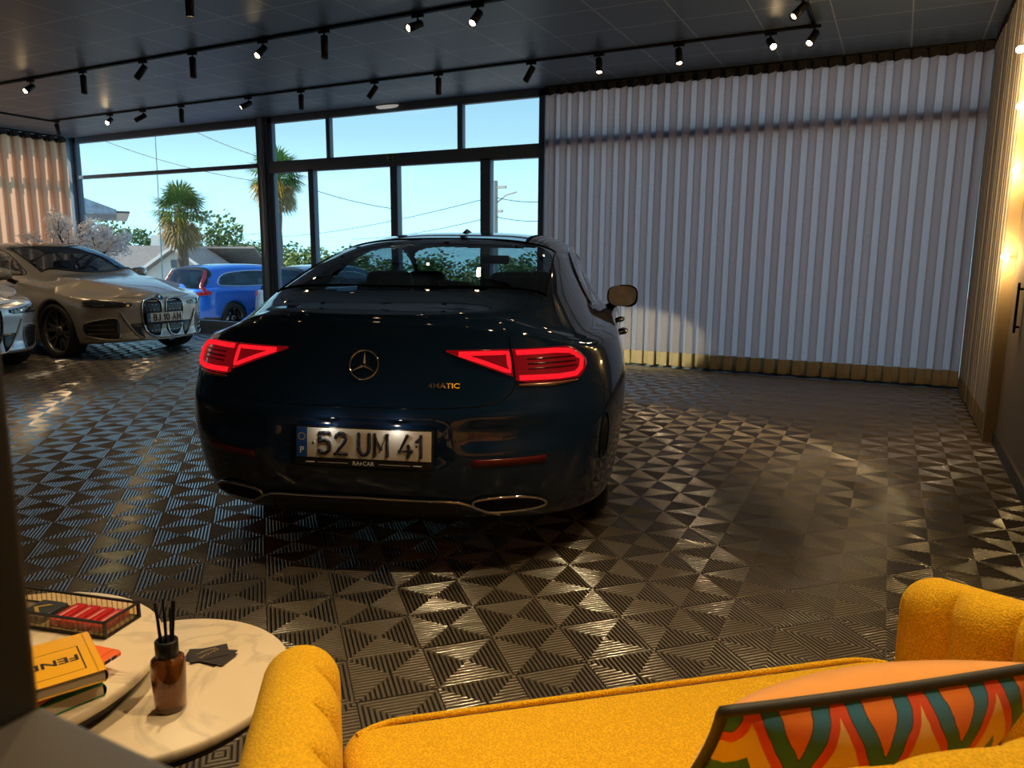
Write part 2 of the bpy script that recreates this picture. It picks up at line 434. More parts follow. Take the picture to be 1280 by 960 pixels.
curtain('curtain', 'long grey sheer curtain with tan hem across the window wall right of the glass doors', (-4.03, 8.68), (.62, 8.68), 31, .036, .03, 3.325, M['sheer'], 1, 3)
curtain('curtain', 'short beige curtain on the right side wall between the corner and the pale post', (.645, 8.55), (.66, 6.33), 16, .030, .02, 3.325, M['side_cloth'], -1, 5)
curtain('curtain', 'peach coloured curtain at far left behind the beige car and blossom tree', (-13.42, 4.2), (-13.42, 8.60), 22, .06, .03, 3.325, M['peach'], 1, 9)

# ------------------------------------------------------------------ car builder
def pchip(xs, ys):
    xs = np.array(xs, float); ys = np.array(ys, float); h = np.diff(xs); dl = np.diff(ys) / h; n = len(xs); d = np.zeros(n)
    for i in range(1, n - 1):
        if dl[i-1] * dl[i] > 0:
            w1 = 2*h[i] + h[i-1]; w2 = h[i] + 2*h[i-1]; d[i] = (w1 + w2) / (w1/dl[i-1] + w2/dl[i])
    d[0] = dl[0]; d[-1] = dl[-1]
    def f(x):
        x = np.clip(np.asarray(x, float), xs[0], xs[-1]); i = np.clip(np.searchsorted(xs, x) - 1, 0, n - 2)
        t = (x - xs[i]) / h[i]
        return ((1+2*t)*(1-t)**2*ys[i] + t*(1-t)**2*h[i]*d[i] + t*t*(3-2*t)*ys[i+1] + t*t*(t-1)*h[i]*d[i+1])
    return f
def lst(p): return pchip([a for a, b in p], [b for a, b in p])

def bspline(K, ctrl, v):
    """clamped uniform cubic B-spline weights; ctrl (K,...) ; v in [0,1]"""
    nseg = K - 3; knots = np.concatenate([[0]*3, np.arange(nseg + 1), [nseg]*3]).astype(float)
    x = np.clip(np.asarray(v) * nseg, 0, nseg - 1e-9)
    B = np.zeros((len(x), len(knots) - 1))
    for i in range(len(knots) - 1): B[:, i] = (knots[i] <= x) & (x < knots[i+1])
    for p in range(1, 4):
        Bn = np.zeros((len(x), len(knots) - 1 - p))
        for i in range(len(knots) - 1 - p):
            a = knots[i+p] - knots[i]; b = knots[i+p+1] - knots[i+1]
            if a > 0: Bn[:, i] += (x - knots[i]) / a * B[:, i]
            if b > 0: Bn[:, i] += (knots[i+p+1] - x) / b * B[:, i+1]
        B = Bn
    return B[:, :K]

class Shell:
    def __init__(s, P):
        s.P = P; s.L = P['L']; s.W = P['W']; s.RR = P['RR']; s.RF = P['RF']
        s.yr = lst(P['rear']); s.yf = lst(P['front']); s.wz = lst(P['wz']); s.wy = lst(P['wy'])
        s.zt_side = lst(P['ztop']); s.zt_r = lst(P['ztop_r']); s.zt_f = lst(P['ztop_f'])
        s.zc = lst(P['zc']); s.wg = lst(P['wg']); s.wr = lst(P['wr']); s.sill = P['sill']
        s.arcR = s._quarter(s.W, s.RR, P['nR']); s.arcF = s._quarter(s.W, s.RF, P['nF'])
        s.dent = P.get('dent')
    def _quarter(s, W, RR, n):
        ph = np.linspace(0, PI/2, 3001); sx = np.sin(ph)**(2/n); cy = 1 - np.cos(ph)**(2/n)
        d = np.hypot(np.diff(sx)*W, np.diff(cy)*RR); a = np.concatenate([[0], np.cumsum(d)])
        return a / a[-1], sx, cy, a[-1]
    def u_of_y(s, y):
        y = np.asarray(y, float)
        a = np.interp(np.clip(y / s.RR, 0, 1), s.arcR[2], s.arcR[0])
        b = 3 - np.interp(np.clip((s.L - y) / s.RF, 0, 1), s.arcF[2], s.arcF[0])
        return np.where(y < s.RR, a, np.where(y > s.L - s.RF, b, 1 + (y - s.RR) / (s.L - s.RR - s.RF)))
    def q_of_u(s, u):
        u = np.asarray(u, float)
        return np.where(u < 1, u * s.arcR[3], s.arcR[3] + (np.clip(u, 1, 2) - 1) * (s.L - s.RR - s.RF))
    def u_rear(s, q): return np.asarray(q, float) / s.arcR[3]
    def u_front(s, q): return 3 - np.asarray(q, float) / s.arcF[3]
    def zbot(s, y):
        z = np.full_like(y, s.sill) + np.clip((y - .0), 0, 0)
        z = np.maximum(z, s.sill + .06 * np.clip(1 - y / .9, 0, 1)**2 + .03 * np.clip(1 - (s.L - y) / .8, 0, 1)**2)
        for yw in s.P['wheels']:
            d2 = s.P['arch']**2 - (y - yw)**2
            z = np.maximum(z, np.where(d2 > 0, s.P['wr_c'] + np.sqrt(np.maximum(d2, 0)), 0))
        return z
    def base(s, u):
        u = np.asarray(u, float)
        aR = np.clip(u, 0, 1); aF = np.clip(3 - u, 0, 1)
        sxR = np.interp(aR, s.arcR[0], s.arcR[1]); cyR = np.interp(aR, s.arcR[0], s.arcR[2])
        sxF = np.interp(aF, s.arcF[0], s.arcF[1]); cyF = np.interp(aF, s.arcF[0], s.arcF[2])
        y0 = np.where(u <= 1, s.RR * cyR, np.where(u >= 2, s.L - s.RF * cyF, s.RR + (u - 1) * (s.L - s.RR - s.RF)))
        zt = np.where(u <= 1, s.zt_r(aR), np.where(u >= 2, s.zt_f(aF), s.zt_side(y0)))
        return aR, aF, sxR, cyR, sxF, cyF, y0, zt
    def at_uz(s, u, z):
        u = np.asarray(u, float); z = np.asarray(z, float)
        aR, aF, sxR, cyR, sxF, cyF, y0, zt = s.base(u); zb = s.zbot(y0)
        rs = s.P['rs']; rb = s.P['rb']
        dt = np.clip(zt - z, 0, rs); db = np.clip(z - zb, 0, rb)
        ins = rs * (1 - np.sqrt(np.clip(1 - ((rs - dt) / rs)**2, 0, 1))) + rb * (1 - np.sqrt(np.clip(1 - ((rb - db) / rb)**2, 0, 1)))
        W = s.W * s.wz(z) * s.wy(y0) - ins
        yr = s.yr(z) + ins; yf = s.L - s.yf(z) - ins
        x = W * np.where(u <= 1, sxR, np.where(u >= 2, sxF, 1))
        if s.dent is not None: yr = yr + s.dent(x, z)
        y = np.where(u <= 1, yr + (s.RR - yr) * cyR, np.where(u >= 2, yf - (yf - (s.L - s.RF)) * cyF, y0))
        return np.stack([x, y, z + 0 * x], -1)
    def lower(s, us, nt_):
        aR, aF, sxR, cyR, sxF, cyF, y0, zt = s.base(us); zb = s.zbot(y0)
        t = np.linspace(0, 1, nt_); t = t + .06 * np.sin(2 * PI * t) * -1 * .8     # denser at both edges
        Zg = zb[:, None] + (zt - zb)[:, None] * t[None, :]
        return s.at_uz(np.repeat(us[:, None], nt_, 1), Zg)
    def upper_row(s, ring, v):
        """ring point (x,y,z) right side; v in [0,1] from right edge over to left edge"""
        x, y, z = ring; h = max(float(s.zc(y)) - z, .004)
        wg = min(float(s.wg(y)), .90 * x); wr = min(float(s.wr(y)), .66 * x)
        sh = min(s.P.get('shelf', .03), .4 * h); hh = h - sh
        half = [(x, z), (x - .35*(x - wg), z + .55*sh), (wg + .02*min(1, x/.8), z + sh), (wg - .10*(wg - wr), z + sh + .18*hh), (wg - .55*(wg - wr), z + sh + .60*hh),
                (wr + .02, z + sh + .90*hh), (wr * .62, z + sh + .99*hh), (wr * .25, z + h)]
        full = np.array(half + [(-a, b) for a, b in half[::-1]])
        B = bspline(len(full), full, v)
        p = B @ full
        return np.stack([p[:, 0], np.full(len(v), y), p[:, 1]], -1)
    def normal_uz(s, u, z):
        e = 1e-3
        a = s.at_uz(u + e, z) - s.at_uz(u - e, z); b = s.at_uz(u, z + e) - s.at_uz(u, z - e)
        n = np.cross(a, b); n /= np.linalg.norm(n, axis=-1, keepdims=True) + 1e-12
        return n * np.where(n[..., :1] * 0 + 1 > 0, 1, -1)
    def pt(s, q, z, end='rear', side=1, off=0.0):
        """point on the rear / front face: q = distance round the corner from the centre line"""
        q = np.asarray(q, float); z = np.asarray(z, float); aq = np.abs(q)
        u = s.u_rear(aq) if end == 'rear' else s.u_front(aq)
        if end == 'rear': u = np.where(u > 1, 1 + (aq - s.arcR[3]) / (s.L - s.RR - s.RF), u)
        else: u = np.where(u < 2, 2 - (aq - s.arcF[3]) / (s.L - s.RR - s.RF), u)
        u = np.clip(u, 2e-3, 3 - 2e-3)
        p = s.at_uz(u, z); n = s.normal_uz(u, z)
        # make normals point outwards
        c = np.stack([p[..., 0]*0, np.clip(p[..., 1], .9, s.L - .9), p[..., 2]], -1)
        sg = np.sign(np.sum((p - c) * n, -1, keepdims=True)); n = n * sg
        p = p + n * off
        sgn = np.where(q < 0, -1, 1) * side
        p = p.copy(); p[..., 0] *= sgn
        return p

def strip(sh, name, qs, zlo, zhi, mat, parent, end='rear', side=1, h=.004, rows=8, sink=.004, smooth=True):
    """raised panel lying on the body between two edge curves"""
    qs = np.asarray(qs, float); n = len(qs)
    zl = np.array([zlo(a) if callable(zlo) else zlo for a in qs]); zh = np.array([zhi(a) if callable(zhi) else zhi for a in qs])
    G = []
    for r in range(rows + 1):
        G.append(sh.pt(qs, zl + (zh - zl) * r / rows, end, side, h))
    lo = sh.pt(qs, zl, end, side, -sink); hi = sh.pt(qs, zh, end, side, -sink)
    b = MB(); b.grid(G, sm=smooth); b.grid([lo, G[0]], sm=False); b.grid([G[-1], hi], sm=False)
    for k in (0, -1):
        pl_ = sh.pt(np.full(rows + 1, qs[k]), np.linspace(zl[k], zh[k], rows + 1), end, side, -sink)
        b.grid([pl_, np.array([g[k] for g in G])], sm=False)
    return b.build(name, mat, parent, fix=True)

def surf_tube(sh, name, pts, r, mat, parent, end='rear', side=1, off=0.0, n=6, closed=False, dens=.02):
    P = []
    for i in range(len(pts) - (0 if closed else 1)):
        a = pts[i]; b = pts[(i + 1) % len(pts)]; k = max(1, int(math.hypot(a[0]-b[0], a[1]-b[1]) / dens))
        for j in range(k): P.append((a[0] + (b[0]-a[0])*j/k, a[1] + (b[1]-a[1])*j/k))
    if not closed: P.append(pts[-1])
    X = sh.pt([p[0] for p in P], [p[1] for p in P], end, side, off)
    return MB().tube(X, r, n, closed=closed).build(name, mat, parent)

def inpoly(px, py, poly):
    c = np.zeros(px.shape, bool); n = len(poly)
    for i in range(n):
        x0, y0 = poly[i]; x1, y1 = poly[(i + 1) % n]
        if y0 == y1: continue
        k = ((y0 > py) != (y1 > py)) & (px < (x1 - x0) * (py - y0) / (y1 - y0) + x0)
        c ^= k
    return c

def smooth_poly(p, n=6):
    """closed Catmull-Rom through the corners"""
    out = []; N_ = len(p)
    for i in range(N_):
        a, b, c, d = [np.array(p[(i + k) % N_]) for k in (-1, 0, 1, 2)]
        for j in range(n):
            t = j / n
            out.append(tuple(.5*((2*b) + (c-a)*t + (2*a-5*b+4*c-d)*t*t + (3*b-a-3*c+d)*t**3)))
    return out

def car_body(root, P, paint, glassm, fine=1.0, parts=None):
    sh = Shell(P)
    nR, nS, nF = int(56 * fine), int(200 * fine), int(46 * fine)
    uS = np.linspace(1, 2, nS)
    ex = []
    for yw in P['wheels']:
        for a in np.linspace(0.02, PI - .02, int(36 * fine)):
            ex.append(float(sh.u_of_y(yw + P['arch'] * math.cos(a))))
        for k in (-1.0005, 1.0005): ex.append(float(sh.u_of_y(yw + P['arch'] * k)))
    ex = [e for e in ex if 0 < e < 3]
    us = np.unique(np.round(np.concatenate([np.linspace(0, 1, nR), uS, np.linspace(2, 3, nF), ex]), 6))
    nt_ = int(44 * fine); lo = sh.lower(us, nt_)
    nu = len(us)
    V = []; F = []; cls = []
    ql = sh.q_of_u(us)
    # lower shell, right then left
    for sgn in (1, -1):
        b = len(V); A = lo.copy(); A[..., 0] *= sgn
        V += list(A.reshape(-1, 3))
        for i in range(nu - 1):
            for j in range(nt_ - 1):
                f = (b + i*nt_ + j, b + (i+1)*nt_ + j, b + (i+1)*nt_ + j+1, b + i*nt_ + j+1)
                F.append(f if sgn == 1 else f[::-1])
                c = (lo[i, j] + lo[i+1, j+1]) / 2
                cls.append(P['class_low'](c[0], c[1], c[2], ql[i]) if 'class_low' in P else 'body')
    # upper skin
    nv = int(61 * fine) * 2 + 1; v = np.linspace(0, 1, nv)
    ring = lo[:, -1, :]
    rows = [sh.upper_row((max(r[0], 1e-4), r[1], r[2]), v) for r in ring]
    b = len(V); A = np.array(rows); V += list(A.reshape(-1, 3))
    C = (A[:-1, :-1] + A[1:, 1:]) / 2
    up = P['class_up'](C[..., 0], C[..., 1], C[..., 2])
    for i in range(nu - 1):
        for j in range(nv - 1):
            F.append((b + i*nv + j, b + i*nv + j+1, b + (i+1)*nv + j+1, b + (i+1)*nv + j)[::-1])
            cls.append(up[i, j])
    bm = bmesh.new()
    bv = [bm.verts.new(p) for p in V]; ly = bm.faces.layers.int.new('c'); names = sorted(set(cls))
    for f, c in zip(F, cls):
        try:
            q_ = bm.faces.new([bv[i] for i in f]); q_[ly] = names.index(c); q_.smooth = True
        except ValueError: pass
    bmesh.ops.remove_doubles(bm, verts=bm.verts, dist=2e-4)
    bmesh.ops.recalc_face_normals(bm, faces=bm.faces)
    bm.normal_update()
    out = {}
    bm.verts.index_update()
    for ci, nm in enumerate(names):
        fs = [f for f in bm.faces if f[ly] == ci]
        vs = sorted({vv for f in fs for vv in f.verts}, key=lambda a: a.index); ix = {vv.index: k for k, vv in enumerate(vs)}
        me = bpy.data.meshes.new(nm.split('|')[0]); me.from_pydata([tuple(vv.co) for vv in vs], [], [[ix[vv.index] for vv in f.verts] for f in fs])
        me.polygons.foreach_set('use_smooth', [True] * len(me.polygons)); me.update()
        me.normals_split_custom_set_from_vertices([tuple(vv.normal) for vv in vs])
        isg = nm.split('|')[0] in ('rear_window', 'windscreen', 'side_window')
        me.materials.append(glassm if isg else (M['black_plastic'] if nm.split('|')[0] in ('spoiler', 'cladding') else paint))
        out[nm] = link(bpy.data.objects.new(nm.split('|')[0], me), root)
    bm.free()
    # dark floor pan and wheel-house blocks
    fp = MB(); Wd = P['W'] * .80; z0 = P['sill'] + .05
    fp.box((-Wd, 1.0, z0), (Wd, P['L'] - .9, z0 + .03)); fp.box((-Wd*.72, .45, z0), (Wd*.72, 1.0, z0 + .03)); fp.box((-Wd*.72, P['L'] - .9, z0), (Wd*.72, P['L'] - .4, z0 + .03))
    fp.build('floor_pan', M['matte_black'], root)
    return sh, out

def wheel(root, name, x, y, r, w, side, rim_mat, spokes=5, style='y', rimr=.72):
    """tyre, rim and disc; side=+1 faces +x"""
    Mx = Matrix.Translation((x, y, r)) @ Matrix.Rotation(PI/2 * side, 4, 'Y')
    h = w / 2; ri = r * rimr
    tyre = MB().lathe([(ri, -h*.8), (ri + .01, -h*.95), (r*.90, -h), (r*.975, -h*.85), (r, -h*.6), (r, h*.6), (r*.975, h*.85), (r*.90, h), (ri + .012, h*.95), (ri, h*.8)], 48, Mx)
    t = tyre.build('wheel', M['rubber'], root)
    rm = MB().lathe([(ri, -h*.8), (ri*.93, -h*.5), (ri*.93, h*.3), (ri*.955, h*.7), (ri + .004, h*.84), (ri + .004, h*.78)], 48, Mx)
    zf = h * .62
    def spoke(a, a2, w0, w1):
        c, s = math.cos(a), math.sin(a); c2, s2 = math.cos(a2), math.sin(a2)
        p = [(.05*c, .05*s), (ri*.95*c2, ri*.95*s2)]
        d = Vector((p[1][0]-p[0][0], p[1][1]-p[0][1])).normalized(); nrm = Vector((-d.y, d.x))
        q_ = []
        for (px, py), ww, zz in ((p[0], w0, zf*.75), (p[1], w1, zf)):
            for sg in (1, -1): q_.append((px + nrm.x*ww*sg, py + nrm.y*ww*sg, zz))
        lowq = [(a_, b_, c_ - .03) for a_, b_, c_ in q_]
        V = [tuple(Mx @ Vector(k)) for k in q_ + lowq]
        rm.add(V, [(0, 1, 3, 2), (4, 6, 7, 5), (0, 2, 6, 4), (1, 5, 7, 3), (2, 3, 7, 6)])
    for k in range(spokes):
        a = 2*PI*k/spokes + .3
        if style == 'y':
            spoke(a, a + .22, .018, .013); spoke(a, a - .22, .018, .013)
        else: spoke(a, a, .03, .022)
    rm.lathe([(.065, zf*.6), (.062, zf*.95), (.03, zf), (0, zf)], 24, Mx)
    rm.build('rim', rim_mat, t)
    MB().lathe([(0, -h*.1), (r*.5, -h*.1), (r*.5, 0), (0, 0)], 32, Mx).build('brake_disc', M['dark_chrome'], t)
    return t

def seat(root, x, y, z0, ztop, hw, mat, head=True, name='seat'):
    b = MB()
    def pad(c, s, n=10):
        G = []
        for i in range(n + 1):
            th = -PI/2 + PI * i / n; row = []
            for j in range(20):
                ph = 2*PI*j/20
                f = lambda k: math.copysign(abs(k)**.45, k)
                row.append((c[0] + s[0]*f(math.cos(th))*f(math.cos(ph)), c[1] + s[1]*f(math.cos(th))*f(math.sin(ph)), c[2] + s[2]*f(math.sin(th))))
            G.append(row)
        b.grid(G, closed_v=True)
    zb = ztop - .22
    pad((x, y, (z0 + zb)/2), (hw, .09, (zb - z0)/2)); pad((x, y + .28, z0 + .05), (hw, .28, .09))
    o = b.build(name, mat, root)
    if head:
        b = MB(); pad((x, y - .01, ztop - .09), (.135, .05, .09)); b.tube([(x-.05, y, zb-.02), (x-.05, y, ztop-.12)], .008, 6); b.tube([(x+.05, y, zb-.02), (x+.05, y, ztop-.12)], .008, 6)
        b.build('headrest', mat, o)
    return o

def mirror_unit(root, x, y, z, side, paint, glass_y=-1, s=1.0):
    b = MB(); G = []
    for i in range(13):
        t = i / 12; yy = y + .13 * (t - .0); k = math.sqrt(max(0, 1 - ((t) ** 2.2))) * .98 + .02
        row = []
        for j in range(24):
            a = 2*PI*j/24; f = lambda c: math.copysign(abs(c)**.65, c)
            row.append((x + side*(.105 + s*.115*k*f(math.cos(a)) - .02*t), yy, z + .085*s*k*f(math.sin(a)) * (1.0 if math.cos(a)*1 > 0 else .9)))
        G.append(row)
    b.grid(G, closed_v=True)
    o = b.build('door_mirror', paint, root, fix=True)
    g = MB(); f = lambda c: math.copysign(abs(c)**.65, c)
    g.add([(x + side*(.105 + s*.104*f(math.cos(2*PI*j/24))), y + .006 + .020*f(math.cos(2*PI*j/24)) - .01*f(math.sin(2*PI*j/24)), z + .076*s*f(math.sin(2*PI*j/24))) for j in range(24)], [tuple(range(24))])
    g.build('mirror_glass', M['chrome'], o)
    MB().tube([(x - side*.05, y + .10, z - .12), (x + side*.0, y + .07, z - .09), (x + side*.05, y + .05, z - .06)], [.035, .028, .03], 10).build('mirror_arm', M['black_plastic'], o)
    return o

def up_xy(P, shl, x, y, off=0.0):
    u = float(shl.u_of_y(y)); r = shl.at_uz(np.array([u]), shl.base(np.array([u]))[7] - 1e-5)[0]
    row = shl.upper_row((r[0], r[1], r[2]), np.linspace(0, .5, 300)); p = row[int(np.argmin(np.abs(row[:, 0] - abs(x))))].copy()
    if x < 0: p[0] *= -1
    p[2] += off; return tuple(p)

# ------------------------------------------------------------------ dark saloon in the middle
def car_paint(name, col, metal=.0, rough=.3, coat=1.0, spec=.5):
    return pbr(name, col, rough, metal, spec, coat, .02)
M['navy_paint'] = car_paint('navy_paint', (.0075, .024, .066), .0, .05, 0.0, .5)
M['plate_white'] = pbr('plate_white', (.72, .68, .60), .35)
M['plate_blue'] = pbr('plate_blue', (.01, .07, .30), .4)
M['ink'] = pbr('ink', (.012, .014, .03), .5)
M['white_ink'] = pbr('white_ink', (.8, .8, .8), .5)
M['yellow_ink'] = pbr('yellow_ink', (.8, .6, .05), .5)
M['lamp_red'] = pbr('lamp_red', (.05, .001, .003), .15, 0, .4, .6, emis=(1, .012, .025), estr=.13)
M['lamp_dark'] = pbr('lamp_dark', (.06, .004, .006), .15, 0, .5, .5)
M['glow_red'] = emit('glow_red', (1, .012, .022), .95)
M['reflector'] = pbr('reflector', (.12, .01, .012), .2)
M['gold_clear'] = pbr('gold_clear', (.35, .24, .16), .15, .6)

def sstep(a, b, x): t = np.clip((x - a) / (b - a), 0, 1); return t * t * (3 - 2 * t)
def dent_navy(x, z):
    ax = np.abs(x)
    plate = .022 * (1 - sstep(.30, .36, ax)) * sstep(.515, .535, z) * (1 - sstep(.66, .69, z))
    pan = .020 * sstep(.35, .42, ax) * (1 - sstep(.70, .78, ax)) * sstep(.56, .60, z) * (1 - sstep(.66, .70, z))
    return plate + pan

NP = dict(L=4.99, W=1.0, RR=1.15, RF=.85, nR=2.9, nF=2.3, rs=.035, rb=.035, sill=.20, arch=.375, wr_c=.35, wheels=(1.18, 4.11), shelf=.025,
    rear=[(.18, .22), (.26, .13), (.32, .075), (.40, .035), (.50, .01), (.58, .0), (.66, .004), (.705, .016), (.735, .036), (.78, .055), (.86, .088), (.94, .118), (1.0, .136), (1.08, .15)],
    front=[(.18, .12), (.3, .03), (.5, .0), (.65, .02), (.75, .08), (.9, .3), (1.1, .5)],
    wz=[(.18, .93), (.25, .95), (.35, .972), (.5, .99), (.62, 1.0), (.72, .998), (.82, .985), (.90, .962), (.97, .93), (1.06, .90)],
    wy=[(0, .985), (.8, .995), (1.25, 1.0), (1.8, .985), (2.5, .97), (3.4, .972), (4.1, .985), (5, .97)],
    ztop=[(.75, .948), (1.15, .953), (1.3, .955), (2.2, .945), (3.3, .915), (3.9, .885), (4.3, .84), (4.6, .78)],
    ztop_r=[(0, 1.055), (.22, 1.047), (.36, 1.020), (.48, .975), (.60, .950), (1, .953)],
    ztop_f=[(0, .68), (.4, .70), (.8, .78), (1, .80)],
    zc=[(.15, 1.057), (.25, 1.072), (.42, 1.094), (.6, 1.128), (.85, 1.20), (1.2, 1.30), (1.6, 1.385), (2.1, 1.437), (2.6, 1.452), (3.0, 1.42), (3.4, 1.25), (3.72, 1.07), (3.9, 1.0), (4.3, .93), (4.7, .82), (4.95, .70)],
    wg=[(.05, .58), (.4, .74), (.8, .82), (1.5, .845), (2.6, .845), (3.4, .83), (3.8, .79), (4.5, .6), (4.99, .4)],
    wr=[(.05, .42), (.4, .58), (.9, .635), (1.6, .63), (2.3, .62), (2.9, .61), (3.4, .65), (3.8, .60), (4.5, .4), (4.99, .2)])
WIN_NAVY = [(1.62, 1.09), (1.75, 1.21), (2.02, 1.305), (2.35, 1.345), (2.75, 1.345), (3.1, 1.27), (3.45, 1.10), (3.62, .985), (2.6, .995), (1.75, 1.02)]
def navy_up(x, y, z):
    c = np.full(x.shape, 'body', object); ax = np.abs(x)
    c[(y < .60) & (ax < .70)] = 'boot_lid'
    c[(y > 3.86) & (ax < .80)] = 'bonnet'
    ylo = .615 + .06 * (ax / .63)**2; yhi = 1.60 - .05 * (ax / .6)**2; xg = .635 - .035 * (y - .6)
    c[(y > ylo) & (y < yhi) & (ax < xg)] = 'rear_window'
    yf0 = 3.20 - .10 * (ax / .6)**2; yf1 = 3.80 - .18 * (ax / .7)**2
    c[(y > yf0) & (y < yf1) & (ax < .60 + .12 * np.clip((y - 2.98) / .8, 0, 1))] = 'windscreen'
    k = inpoly(y, z, WIN_NAVY) & (ax > .60) & (ax < .90)
    c[k & (x > 0)] = 'side_window|1'; c[k & (x < 0)] = 'side_window|2'
    return c
def navy_low(x, y, z, q):
    if y < .80 and z < .715: return 'rear_bumper'
    if y < .5 and z >= .715 and q < .60: return 'boot_lid'
    return 'body'
NP['class_up'] = navy_up; NP['class_low'] = navy_low; NP['dent'] = dent_navy

CARH = R(27.15) - .138
NAVY = thing('car', 'dark navy four-door coupe with lit red tail lights parked in the middle of the showroom', 'car', (-1.742, 2.134, 0), CARH)
sh, nb = car_body(NAVY, NP, M['navy_paint'], M['car_glass'])
for wy_ in (1.18, 4.11):
    for sd_ in (1, -1): wheel(NAVY, 'wheel', .80 * sd_, wy_, .352, .255, sd_, M['dark_chrome'], 5, 'y', .74)

# tail lamps
for sd_ in (1, -1):
    qs1 = np.linspace(.335, .592, 16); qs2 = np.linspace(.604, .975, 26)
    zhi = lambda a: .935 + .003 * math.sin((a - .33) * 4) - .055 * max(0, (a - .87) / .105)**2
    zl1 = lambda a: .931 - .092 * ((a - .335) / .257)**.95 - .001
    zl2 = lambda a: .825 - .010 * min(1, (a - .6) / .05) + .05 * max(0, (a - .905) / .07)**1.3
    a_ = strip(sh, 'tail_lamp', qs1, zl1, zhi, M['lamp_red'], NAVY, 'rear', sd_, .006, 6)
    b_ = strip(sh, 'tail_lamp', qs2, zl2, zhi, M['lamp_red'], NAVY, 'rear', sd_, .006, 8)
    surf_tube(sh, 'light_strip', [(.385, .922), (.582, .924), (.582, .856), (.545, .866)], .0085, M['glow_red'], a_, 'rear', sd_, .006, 8)
    surf_tube(sh, 'light_strip', [(.385, .920), (.48, .890), (.57, .858)], .0085, M['glow_red'], a_, 'rear', sd_, .006, 8)
    surf_tube(sh, 'light_strip', [(.618, .923), (.80, .924), (.88, .918), (.942, .885), (.925, .85), (.89, .832), (.80, .829), (.618, .832)], .0105, M['glow_red'], b_, 'rear', sd_, .006, 8, closed=False)
    for k in range(3):
        surf_tube(sh, 'lamp_louvre', [(.66, .898 - .018*k), (.90, .898 - .018*k)], .004, M['lamp_dark'], b_, 'rear', sd_, .007, 5)
    strip(sh, 'reversing_lamp', np.linspace(.615, .90, 14), lambda a: .796 + .008*abs(a-.75)/.15, lambda a: .810, M['gold_clear'], b_, 'rear', sd_, .006, 2)
    strip(sh, 'reflector', np.linspace(.44, .74, 12), .512, .540, M['reflector'], NAVY, 'rear', sd_, .004, 2)
    # exhaust tip
    tip = [(.445, .352), (.46, .376), (.58, .384), (.69, .370), (.75, .340), (.72, .318), (.53, .316), (.48, .330)]
    tp = smooth_poly(tip, 5)
    e_ = surf_tube(sh, 'exhaust_tip', tp, .006, M['chrome'], NAVY, 'rear', sd_, .010, 8, closed=True, dens=.03)
    strip(sh, 'exhaust_opening', np.linspace(.46, .735, 12), lambda a: .320 + .02*max(0, (.50-a)/.04), lambda a: .374 - .035*max(0, (a-.61)/.125), M['matte_black'], e_, 'rear', sd_, .006, 2)
    surf_tube(sh, 'air_outlet', smooth_poly([(1.10, .46), (1.08, .58), (1.11, .655), (1.15, .60), (1.16, .47)], 4), .004, M['navy_paint'], NAVY, 'rear', sd_, .003, 6, closed=True)
    strip(sh, 'air_outlet_mesh', np.linspace(1.09, 1.15, 5), lambda a: .47, lambda a: .63, M['matte_black'], NAVY, 'rear', sd_, .002, 3)
strip(sh, 'diffuser', np.linspace(-.40, .40, 30), .262, .366, M['black_plastic'], NAVY, 'rear', 1, .006, 4)
tr = [(-.55, .305), (-.49, .322), (-.44, .350), (-.39, .368), (-.33, .374), (0, .379), (.33, .374), (.39, .368), (.44, .350), (.49, .322), (.55, .305)]
surf_tube(sh, 'bumper_trim', tr, .0065, M['chrome'], NAVY, 'rear', 1, .010, 8)
M['gap'] = pbr('gap', (.02, .016, .012), .25, .8)
sl = [(-.60, .815), (-.585, .78), (-.54, .750), (-.46, .735), (-.3, .728), (0, .726), (.3, .728), (.46, .735), (.54, .750), (.585, .78), (.60, .815)]
surf_tube(sh, 'shut_line', sl, .0022, M['gap'], NAVY, 'rear', 1, .0, 6)
for sd_ in (1, -1):
    surf_tube(sh, 'shut_line', [(.60, .942), (.605, .985)], .0022, M['gap'], NAVY, 'rear', sd_, 0, 6)
    surf_tube(sh, 'shut_line', [(1.0, .80), (1.22, .70), (1.28, .66)], .0015, M['gap'], NAVY, 'rear', sd_, 0, 6)
    for yq in (1.78, 2.62, 3.72):
        qq = sh.arcR[3] + yq - NP['RR']
        surf_tube(sh, 'shut_line', [(qq, .28), (qq + .02, .6), (qq, .90)], .0016, M['gap'], NAVY, 'rear', sd_, 0, 5)
# star emblem
p0 = Vector(sh.pt([0.0], [.877], 'rear', 1, .006)[0]); p1 = Vector(sh.pt([0.0], [.93], 'rear', 1, .006)[0])
Me = frame(p0, (1, 0, 0), p1 - p0)
ring = [tuple(Me @ Vector((.056*math.cos(2*PI*k/48), .056*math.sin(2*PI*k/48), .0))) for k in range(48)]
em = MB().tube(ring, .0042, 8, closed=True)
for k in range(3):
    a = PI/2 + k*2*PI/3; t_ = (.054*math.cos(a), .054*math.sin(a)); n_ = (-math.sin(a)*.0075, math.cos(a)*.0075)
    bs = (.004*math.cos(a), .004*math.sin(a))
    V = [Me @ Vector((bs[0]+n_[0], bs[1]+n_[1], .0)), Me @ Vector((bs[0]-n_[0], bs[1]-n_[1], .0)), Me @ Vector((t_[0], t_[1], .001)), Me @ Vector((bs[0], bs[1], .007))]
    em.add(V, [(0, 2, 3), (2, 1, 3), (0, 1, 2), (0, 3, 1)])
em.build('emblem', M['chrome'], NAVY)
pb = Vector(sh.pt([.325], [.807], 'rear', 1, .006)[0]); pb1 = Vector(sh.pt([.345], [.807], 'rear', 1, .002)[0])
